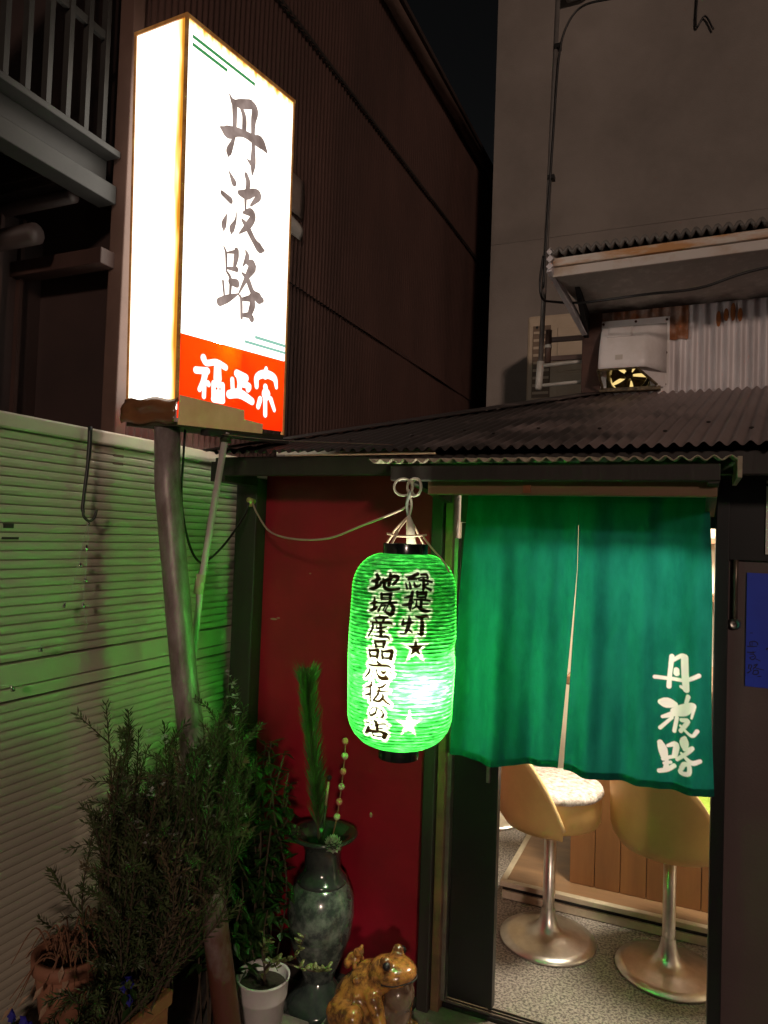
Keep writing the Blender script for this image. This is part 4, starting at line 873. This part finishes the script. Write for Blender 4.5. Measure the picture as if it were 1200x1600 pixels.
def bell(p, parent, k=1):
    d = Vector((random.uniform(-.3,.3), random.uniform(-.6,.6), 1)).normalized()
    p = Vector(p)
    MB().tube([p-d*.009*k, p-d*.002*k, p+d*.007*k], [.0062*k, .005*k, .002*k], 8).build('bell', m_bell, parent, True)
for p in ((-1.585,1.522,1.606),(-1.586,1.519,1.537),(-1.586,1.501,1.489),(-1.585,1.52,1.446),(-1.59,1.456,1.379),(-1.585,1.516,1.374)): bell(p, st_)
for p, lab in (((-1.59,1.386,1.268), 'single small shiny bell on the shutter, upper of the two left ones'), ((-1.59,1.303,1.178), 'single small shiny bell at the left edge of the shutter rail')):
    e = empty('small_bell', p, lab, 'bell', 'stray bells on the shutter'); bell(p, e)
    MB().tube([(XS+.001, p[1]-.03, p[2]+.004), (p[0], p[1], p[2]+.006)], .0007, 4).build('thread', m_thread, e)

# ------------------------------------------------------------------ plants and pots along the wall
m_terra = mat('terracotta', (.34,.15,.085), (.26,.11,.065), 9, .7, bump=.2, bscale=50)
m_terra_o = mat('orange_terracotta', (.40,.17,.075), (.33,.14,.065), 7, .65, bump=.2, bscale=50)
m_soil = mat('potting_soil', (.03,.022,.016), (.05,.036,.025), 40, .95, bump=1, bscale=90)
m_rose = mat('rosemary_leaf', (.12,.155,.058), (.04,.066,.022), 7, .5, trans=.15)
m_leaf = mat('dark_glossy_leaf', (.032,.070,.018), (.02,.045,.012), 20, .35, trans=.15)
m_stem = mat('woody_stem', (.075,.05,.03), (.05,.033,.02), 30, .8)
m_petal = mat('white_petal', (.70,.68,.66), rough=.6, trans=.3)
m_benchw = mat('grey_stand_planks', (.07,.055,.045), (.045,.036,.03), 8, .8, bump=.3, bscale=50, stretch=(.2,1,1))
sd_ = empty('plant_stand', (-1.5, 1.35, 0), 'low dark plank stand under the terracotta pot by the shutter', 'stand')
for k in range(4): MB().box(-1.62, -1.405, 1.02+k*.125, 1.135+k*.125, .255, .28).build('plank', m_benchw, sd_, bevel=.003)
for x in (-1.61, -1.455):
    for y in (1.06, 1.46): MB().box(x, x+.04, y, y+.04, 0, .255).build('leg', m_benchw, sd_)

def pot(name, label, c, r0, r1, h, m, group, rim=.015, n=36):
    e = empty(name, c, label, 'flower pot', group)
    MB().lathe([(.001,0),(r0,0),(r1*.97,h*.80),(r1*.97,h*.81),(r1+rim*.4,h*.82),(r1+rim*.5,h),(r1-.008,h),(r1-.012,h*.84),(.001,h*.84)], c, n).build('pot_body', m, e, True)
    MB().lathe([(.001,h*.88),(r1*.92,h*.86)], c, 20).build('soil', m_soil, e)
    return e

# rosemary: many upright needle-leaved stems
rosemary_c = Vector((-1.345, 1.50, .30))
rp_ = empty('planter_trough', (-1.345, 1.4, 0), 'deep orange terracotta planter at the foot of the rosemary', 'flower pot', 'terracotta pots')
tm = MB(); tmx = Matrix.Translation((-1.345, 1.37, 0))
tm.box(-.055,-.043,-.23,.23,0,.30,tmx).box(.043,.055,-.23,.23,0,.30,tmx).box(-.043,.043,-.23,-.218,0,.30,tmx).box(-.043,.043,.218,.23,0,.30,tmx).box(-.043,.043,-.218,.218,0,.02,tmx)
tm.build('trough_body', m_terra_o, rp_, bevel=.003)
tm = MB(); tm.box(-.063,-.043,-.238,.238,.3005,.34,tmx).box(.043,.063,-.238,.238,.3005,.34,tmx).box(-.0428,.0428,-.238,-.218,.3005,.34,tmx).box(-.0428,.0428,.218,.238,.3005,.34,tmx)
tm.build('trough_rim', m_terra_o, rp_, bevel=.004)
MB().box(-.043,.043,-.218,.218,.26,.305,tmx).build('soil', m_soil, rp_)
rb = empty('rosemary_bush', tuple(rosemary_c), 'tall rosemary bush with tiny white flowers in front of the leaning pole', 'shrub')
LF = MB(); SMs = MB(); FLW = MB(); LD = MB()
def needle_stem(a, b, r, dens, ll, bend, mbL, mbS, lw=.0032):
    a = Vector(a); b = Vector(b)
    mid = a.lerp(b, .5)+Vector(bend)
    pts = [Vector(p) for p in smooth_path([a, mid, b], 10)]
    mbS.tube(pts, [r*(1-.7*i/(len(pts)-1)) for i in range(len(pts))], 5, cap=False)
    tot = (b-a).length; nl = int(tot*dens)
    for i in range(nl):
        t = .12+.88*i/nl; f = t*(len(pts)-1); k = min(int(f), len(pts)-2)
        p = pts[k].lerp(pts[k+1], f-k); d = (pts[k+1]-pts[k]).normalized()
        an = i*2.4+random.uniform(-.4,.4); s = d.orthogonal().normalized(); q = d.cross(s)
        o = (s*math.cos(an)+q*math.sin(an))
        mbL.leaf(p, d*.75+o*.8+Vector((0,0,random.uniform(-.1,.15))), o, ll*random.uniform(.7,1.2), lw)
    return pts
def flower(p, k=1):
    p = Vector(p)
    for i in range(4):
        a = random.uniform(0, 6.28); d = Vector((math.cos(a), math.sin(a), random.uniform(-.2,.7)))
        FLW.leaf(p, d, (0,0,1), .011*k, .007*k)
for i in range(108):
    bx = random.gauss(-1.345,.02); by = random.gauss(1.52,.05)
    tx = random.uniform(-1.52,-1.125); low = random.random() < .70; ty = 1.585+random.uniform(-.13,.15)+.10*(tx+1.36)
    cap = 1.20 if tx > -1.26 else (1.15 if tx > -1.44 else .95+1.4*(tx+1.52))
    cap -= .16*random.random()**2+.07*abs(mnoise.noise((tx*16, 3.1, 0)))*2
    tz = random.uniform(.45 if tx < -1.33 else .78, cap) if low else cap-random.uniform(0,.10)
    pts = needle_stem((bx, by, .30), (tx, ty, tz), .0036, 250, .026, (random.uniform(-.06,.06)+.3*(tx-bx), random.uniform(-.05,.05), random.uniform(.0,.05)), LD if random.random() < .13 else LF, SMs, random.uniform(.0035,.0068))
    for _ in range(random.randint(2,5)):      # side shoots
        p = pts[random.randint(5, len(pts)-3)]
        q = p+Vector((random.uniform(-.09,.09), random.uniform(-.09,.06), random.uniform(.03,.12)))
        needle_stem(p, q, .0018, random.randint(200,360), random.uniform(.015,.03), (random.uniform(-.02,.02),random.uniform(-.02,.02),.01), LD if random.random() < .10 else LF, SMs, random.uniform(.0035,.0075))
    if tx > -1.42 and random.random() < .55:
        for _ in range(random.randint(1,2)): flower(pts[-random.randint(1,5)]+Vector((random.uniform(-.01,.01), -.01, random.uniform(-.01,.01))))
for i in range(34):     # arching lower sprigs spilling over the trough
    a = random.uniform(0, 6.28); p0 = Vector((random.gauss(-1.345,.02), random.gauss(1.46,.08), .32))
    q = p0+Vector((.07*math.cos(a), .12*math.sin(a)-.03, random.uniform(.02,.20)))
    needle_stem(p0, q, .0025, 300, .025, (0,0,.06), LF, SMs, .0054)
for px in ((-1.165,1.66,1.185),(-1.15,1.65,1.145),(-1.145,1.66,1.10),(-1.155,1.65,1.06),(-1.18,1.66,1.20),(-1.33,1.52,1.04),(-1.29,1.53,1.04),(-1.30,1.50,.90),(-1.30,1.50,.70),(-1.305,1.50,.66),(-1.34,1.49,.72),(-1.35,1.49,.71),(-1.25,1.52,.80),(-1.23,1.52,.79),(-1.22,1.52,.74),(-1.305,1.50,.61),(-1.31,1.50,.55),(-1.22,1.52,.68)):
    for _ in range(3): flower((px[0]+random.uniform(-.008,.008), px[1], px[2]+random.uniform(-.012,.012)), 1.15)
LF.build('foliage', m_rose, rb, recalc=False); LD.build('dry_foliage', mat('dry_rosemary_leaf', (.16,.12,.06), (.09,.065,.035), 12, .7), rb, recalc=False); SMs.build('stems', m_stem, rb); tag(FLW.build('flowers', m_petal, rb, recalc=False), kind='stuff')

# leafy shrub behind, between the rosemary and the vase
ls = empty('leafy_shrub', (-1.36, 2.02, 0), 'dark broad-leaved shrub between the rosemary and the stone vase', 'shrub')
LF = MB(); SMs = MB()
for i in range(64):
    b = Vector((random.uniform(-1.46,-1.22), random.uniform(1.92,2.12), 0)); t = Vector((random.uniform(-1.50,-1.20), random.uniform(1.84,2.14), random.uniform(.30,1.0)))
    pts = [Vector(p) for p in smooth_path([b, b.lerp(t,.5)+Vector((random.uniform(-.05,.05), random.uniform(-.05,.05), .05)), t], 8)]
    SMs.tube(pts, .003, 5)
    for p in pts[5:]:
        for k in range(4):
            a = random.uniform(0, 6.28); d = Vector((math.cos(a), math.sin(a), random.uniform(-.9,.2)))
            LF.leaf(p, d, (0,0,1), random.uniform(.025,.065), random.uniform(.014,.028))
LF.build('foliage', m_leaf, ls, recalc=False); SMs.build('stems', m_stem, ls)

# brown dried plant in a terracotta pot
dp = pot('terracotta_pot', 'round terracotta pot holding a dried brown plant by the shutter', (-1.50, 1.45, .28), .065, .088, .19, m_terra, 'terracotta pots')
dr = empty('dried_plant', (-1.50, 1.45, .44), 'dried brown tangle of stalks drooping out of terracotta pot', 'plant')
SMs = MB(); LF = MB()
for i in range(46):
    a = random.uniform(0, 6.28); L = random.uniform(.06,.15)
    p0 = Vector((-1.50+random.uniform(-.04,.04), 1.45+random.uniform(-.04,.04), .44)); t = p0+Vector((L*math.cos(a), L*math.sin(a), random.uniform(-.05,.05)))
    pts = smooth_path([p0, p0.lerp(t,.45)+Vector((0,0,random.uniform(.04,.10))), t], 6)
    SMs.tube([tuple(p) for p in pts], [.0028-.0018*j/(len(pts)-1) for j in range(len(pts))], 5)
    if i % 2 == 0: LF.leaf(t, (math.cos(a), math.sin(a), -.8), (0,0,1), .04, .016)
SMs.build('stalks', mat('dry_brown_stalk', (.26,.12,.06), (.15,.07,.04), 30, .8), dr)
LF.build('dry_leaves', mat('dry_pale_leaf', (.46,.32,.22), (.30,.18,.11), 20, .8), dr, recalc=False)
for (x, y, zz, lab) in ((-1.52,1.335,.335,'deep blue pansies at the lower left corner beside the pot'), (-1.295,1.45,.43,'single deep blue flower above the orange trough')):
    fb = empty('blue_flower', (x, y, zz-.08), lab, 'flower', 'blue flowers among the pots'); FLW = MB(); LF = MB()
    for j in range(9 if x < -1.4 else 3):
        c = Vector((x+random.uniform(-.05,.05)*(1 if x < -1.4 else .2), y+random.uniform(-.04,.04)*(1 if x < -1.4 else .2), zz+random.uniform(-.03,.03)))
        for k in range(5):
            a = k*1.257+random.uniform(-.2,.2); FLW.leaf(c, (math.cos(a), -.5, math.sin(a)), (0,-1,0), .020, .020)
        LF.leaf(c-Vector((0,0,.02)), (random.uniform(-1,1), -.5, -.3), (0,0,1), .04, .018)
        LF.tube([c-Vector((0,0,.09)), c], .0015, 4)
    FLW.build('petals', mat('blue_petal', (.035,.03,.38), (.02,.02,.25), 20, .6, trans=.2), fb, recalc=False)['kind'] = 'stuff'; LF.build('leaves', m_leaf, fb, recalc=False)

# stone-look vase with new-year arrangement
m_vase = mat('green_grey_marbled_glaze', (.035,.043,.040), (.16,.18,.155), 22, .22, coat=.6, lo=.42, hi=.66, detail=8)
m_vase_d = mat('dark_green_glaze', (.025,.032,.03), (.05,.06,.052), 18, .15, coat=.6)
VX, VY = -1.138, 2.185
va = empty('tall_vase', (VX, VY, 0), 'tall glossy green-grey marbled vase against the crimson wall', 'vase')
def zs(pr): return [(r*1.0, z*.965) for r, z in pr]
MB().lathe(zs([(.001,0),(.108,0),(.112,.012),(.105,.03),(.085,.055),(.060,.085),(.052,.105)]), (VX,VY,0), 48).build('foot', m_vase_d, va, True)
MB().lathe(zs([(.052,.105),(.058,.13),(.085,.19),(.106,.26),(.114,.33),(.110,.385),(.094,.425),(.084,.436)]), (VX,VY,0), 48).build('belly', m_vase, va, True)
MB().lathe(zs([(.084,.436),(.088,.444),(.083,.452),(.070,.465),(.062,.485),(.062,.54),(.072,.570),(.100,.590),(.114,.596),(.117,.603),(.112,.609),(.092,.603),(.06,.575),(.055,.50)]), (VX,VY,0), 48).build('neck', m_vase_d, va, True)
arr = empty('pine_branch', (VX-.02, VY, .5), 'upright brush-like pine branch standing in the tall vase', 'branch')
m_pine = mat('pine_needles', (.07,.15,.03), (.035,.09,.018), 12, .5, trans=.1)
LF = MB(); SMs = MB()
pp = [Vector(p) for p in smooth_path([(VX-.01,VY,.5),(VX-.03,VY-.01,.7),(VX-.065,VY-.02,.95),(VX-.078,VY-.02,1.085)], 8)]
SMs.tube(pp, [.006-.003*i/(len(pp)-1) for i in range(len(pp))], 6)
for i in range(1700):
    t = random.random()**.75; f = t*(len(pp)-1); k = min(int(f), len(pp)-2); p = pp[k].lerp(pp[k+1], f-k)
    if t < .16: continue
    a = random.uniform(0, 6.28); sp_ = random.uniform(.2,.75)*(1.2 if t > .9 else .8)
    LF.leaf(p, (sp_*math.cos(a), sp_*math.sin(a), 1), (math.cos(a+1.5), math.sin(a+1.5), 0), random.uniform(.06,.10), .0036)
for k in range(5): SMs.tube([pp[-1], pp[-1]+Vector((random.uniform(-.02,.02), random.uniform(-.02,.02), .05))], [.003,.004], 5)
LF.build('needles', m_pine, arr, recalc=False); SMs.build('stem', m_stem, arr)
bs = empty('bamboo_stick', (VX+.02, VY-.05, .5), 'thin bamboo stick leaning in the tall vase', 'stick')
MB().tube([(VX+.015,VY-.04,.52),(VX+.035,VY-.06,.70)], .0042, 8).build('lower_cane', m_leaf, bs, True)
MB().tube([(VX+.035,VY-.06,.70),(VX+.046,VY-.068,.78)], .0045, 8).build('upper_cane', mat('dry_bamboo', (.45,.36,.20), rough=.5), bs, True)
MB().ball((VX+.05,VY-.07,.795), .009, 8).build('knot', m_dark, bs, True)
mo = empty('ball_stick', (VX+.06, VY-.06, .5), 'stick of pink and cream decorative balls in the tall vase', 'decoration')
path = [(.062,-.06,.590),(.080,-.064,.672),(.087,-.065,.722),(.093,-.065,.772),(.097,-.065,.822),(.102,-.066,.873),(.101,-.066,.921)]
MB().tube([(VX+a, VY+b, c) for a, b, c in path], .0022, 6).build('stick', mat('red_brown_twig', (.30,.12,.07), rough=.7), mo, True)
m_pk = mat('pink_ball', (.62,.20,.15), rough=.7); m_cr = mat('cream_ball', (.60,.52,.32), rough=.7)
for k, (a, b, c) in enumerate(path[1:]): MB().ball((VX+a, VY+b, c), .0115, 12).build('ball', m_cr if k % 2 == 0 else m_pk, mo, True)
def cone(c, r, name, lab, m, grp):
    e = empty(name, c, lab, 'pine cone', grp); mb = MB()
    for j in range(70):
        t = j/70; a = j*2.4; ph = math.pi*(.08+.8*t)
        d = Vector((math.sin(ph)*math.cos(a), math.sin(ph)*math.sin(a), math.cos(ph)*.9))
        mb.leaf(Vector(c)+d*r*.55, d+Vector((0,0,.5)), d, r*.65, r*.5)
    mb.build('scales', m, e, recalc=False); MB().ball(c, r*.6, 10).build('core', m_dark, e, True)
cone((VX+.075, VY-.075, .585), .028, 'pine_cone', 'white-tipped pine cone on the right of the vase mouth', mat('frosted_cone_scale', (.50,.48,.42), (.20,.17,.13), 60, .7), 'pine cones in the vase')
cone((VX-.085, VY-.06, .585), .026, 'pine_cone', 'dark pine cone on the left of the vase mouth', mat('dark_cone_scale', (.12,.10,.075), (.07,.055,.04), 60, .7), 'pine cones in the vase')

# white pot with a small jade plant
m_wpot = mat('white_plastic_pot', (.62,.58,.57), (.54,.50,.49), 10, .4)
WP = (-1.195, 1.925, .062)
bk_ = MB().box(-1.31, -1.08, 1.82, 2.03, 0, .062).build('paving_slab', m_sill, None, bevel=.008); tag(bk_, 'concrete slab under the white plant pot', 'slab')
wp2 = empty('white_pot', WP, 'white plastic plant pot with a ridged band', 'flower pot')
MB().lathe([(.001,0),(.055,0),(.060,.004),(.071,.105),(.075,.108),(.0765,.116),(.079,.160),(.083,.166),(.0835,.170),(.079,.172),(.076,.164),(.072,.12),(.001,.118)], WP, 44).build('pot_body', m_wpot, wp2, True)
MB().lathe([(.001,.140),(.0735,.138)], WP, 24).build('soil', m_soil, wp2)
jp = empty('jade_plant', (WP[0], WP[1], WP[2]+.14), 'small jade plant with round leaves growing in the white pot', 'plant')
LF = MB(); SMs = MB(); base = Vector((WP[0]+.005, WP[1], WP[2]+.135))
m_jade = mat('jade_leaf', (.17,.19,.06), (.10,.13,.04), 20, .4, trans=.15)
def sprig(pts, lv, r=.0035):
    q = [Vector(p) for p in smooth_path(pts, 8)]; SMs.tube(q, [r*(1-.6*i/(len(q)-1)) for i in range(len(q))], 6)
    for i in range(lv):
        p = q[int((.35+.65*i/lv)*(len(q)-1))]; a = random.uniform(0, 6.28)
        d = Vector((math.cos(a), math.sin(a), random.uniform(.1,1.0))).normalized()
        k = random.uniform(.016,.028); mtx = Matrix.Translation(p+d*k*.55) @ d.to_track_quat('Z', 'Y').to_matrix().to_4x4()
        b0 = len(LF.v); LF.ball((0,0,0), 1, 8, (k*.30, k*.13, k*.52))
        for v in range(b0, len(LF.v)): LF.v[v] = tuple(mtx @ Vector(LF.v[v]))
top = base+Vector((0,0,.05))
sprig([base, base+Vector((.0,0,.03)), top], 2, .006)
sprig([top, top+Vector((.05,-.02,.05)), top+Vector((.11,-.02,.075)), top+Vector((.15,-.02,.155))], 20)
sprig([top+Vector((.07,-.02,.055)), top+Vector((.13,-.03,.06)), top+Vector((.20,-.03,.065)), top+Vector((.235,-.03,.085))], 22)
sprig([top, top+Vector((-.01,0,.06)), top+Vector((.03,-.01,.11))], 10)
sprig([top, top+Vector((.03,-.01,.04)), top+Vector((.065,-.03,.03))], 8)
sprig([top, top+Vector((-.02,.02,.10)), top+Vector((-.01,.02,.17))], 4)
LF.build('leaves', m_jade, jp, True); SMs.build('stems', m_stem, jp, True)

# ------------------------------------------------------------------ glazed frog figure
m_frog = mat('mottled_amber_glaze', (.46,.20,.045), (.13,.055,.02), 38, .22, coat=.6, lo=.42, hi=.6, bump=.35, bscale=70)
m_frog_b = mat('grey_brown_glaze', (.20,.13,.085), (.12,.075,.05), 20, .25, coat=.5)
FR = Matrix.Translation((-.905, 2.10, .045)) @ Matrix.Rotation(R(-6), 4, 'Z') @ Matrix.Scale(1.17, 4)
fs = MB().box(-1.06, -.76, 1.97, 2.25, 0, .045).build('stone_slab', m_sill, None, bevel=.01); tag(fs, 'worn concrete slab under the frog figure', 'slab')
fg = bpy.data.objects.new('frog_figure', None); fg.matrix_basis = FR; COL.objects.link(fg); fg.empty_display_size = .05
tag(fg, 'glossy amber glazed frog figure with a baby frog on its back', 'frog figure')
def blobs(name, parts, m, voxel=.0045, it=6, parent=fg):
    bm = bmesh.new()
    for (c, r, rot) in parts:
        mx = Matrix.Translation(Vector(c)) @ Matrix.Rotation(R(rot), 4, 'Y') @ Matrix.Diagonal((*r, 1))
        bmesh.ops.create_icosphere(bm, subdivisions=3, radius=1, matrix=mx)
    me = bpy.data.meshes.new(name); bm.to_mesh(me); bm.free(); me.materials.append(m)
    o = bpy.data.objects.new(name, me); COL.objects.link(o); o.parent = parent
    q = o.modifiers.new('remesh', 'REMESH'); q.mode = 'VOXEL'; q.voxel_size = voxel; q.use_smooth_shade = True
    q = o.modifiers.new('smooth', 'SMOOTH'); q.iterations = it; q.factor = .5
    return o
limb = lambda a, b, r0, r1, k=5: [((a[0]+(b[0]-a[0])*t, a[1]+(b[1]-a[1])*t, a[2]+(b[2]-a[2])*t), (r0+(r1-r0)*t,)*3, 0) for t in np.linspace(0, 1, k)]
fb = [((-.03,0,.085),(.085,.075,.062),-38), ((.0,0,.12),(.065,.062,.062),0), ((.02,0,.06),(.06,.06,.06),0),
      ((.065,0,.178),(.062,.058,.036),-8), ((.098,0,.184),(.034,.040,.025),-8), ((.045,0,.165),(.05,.055,.045),0),
      ((.06,.034,.214),(.017,.015,.017),0), ((.06,-.034,.214),(.017,.015,.017),0)]
for s in (-1, 1):
    fb += limb((.035,s*.05,.125),(.075,s*.072,.07),.024,.018) + limb((.075,s*.072,.07),(.075,s*.062,.012),.018,.014)
    fb += [((.09,s*.066,.010),(.026,.020,.010),0)]
    fb += limb((-.055,s*.06,.06),(.0,s*.092,.085),.042,.030) + limb((.0,s*.092,.085),(-.03,s*.095,.02),.026,.018) + [((.02,s*.10,.010),(.045,.018,.010),0)]
for x, y, zz in ((-.05,.03,.135),(-.07,-.01,.12),(-.02,-.05,.15),(-.06,-.04,.115),(-.03,.0,.158),(-.085,-.03,.09),(-.01,-.064,.12),(-.05,-.07,.08)): fb += [((x,y,zz),(.009,.009,.009),0)]
blobs('body', fb, m_frog)
for s in (-1, 1):
    MB().ball((.068, s*.0445, .212), .0105, 14).build('eye', m_black, fg, True, local=True)
mw = MB().tube([(.118,-.030,.176),(.130,-.012,.177),(.1315,.0,.177),(.130,.012,.177),(.118,.030,.176)], .0022, 6)
mw.tube([(.118,-.030,.176),(.09,-.050,.170),(.06,-.0565,.168)], .0022, 6).build('mouth_line', m_dark, fg, True, local=True)
blobs('pale_throat', [((.085,0,.125),(.040,.046,.048),0), ((.07,0,.075),(.045,.048,.055),0)], m_frog_b)
bf = [((-.055,-.005,.175),(.022,.018,.018),-20), ((-.040,-.005,.196),(.016,.015,.011),-10), ((-.038,.008,.206),(.005,.005,.006),0), ((-.038,-.018,.206),(.005,.005,.006),0),
      ((-.04,.014,.166),(.007,.006,.014),0), ((-.04,-.024,.166),(.007,.006,.014),0), ((-.066,-.02,.165),(.012,.008,.014),0), ((-.066,.012,.165),(.012,.008,.014),0)]
blobs('baby_frog', bf, m_frog, .0025, 3)
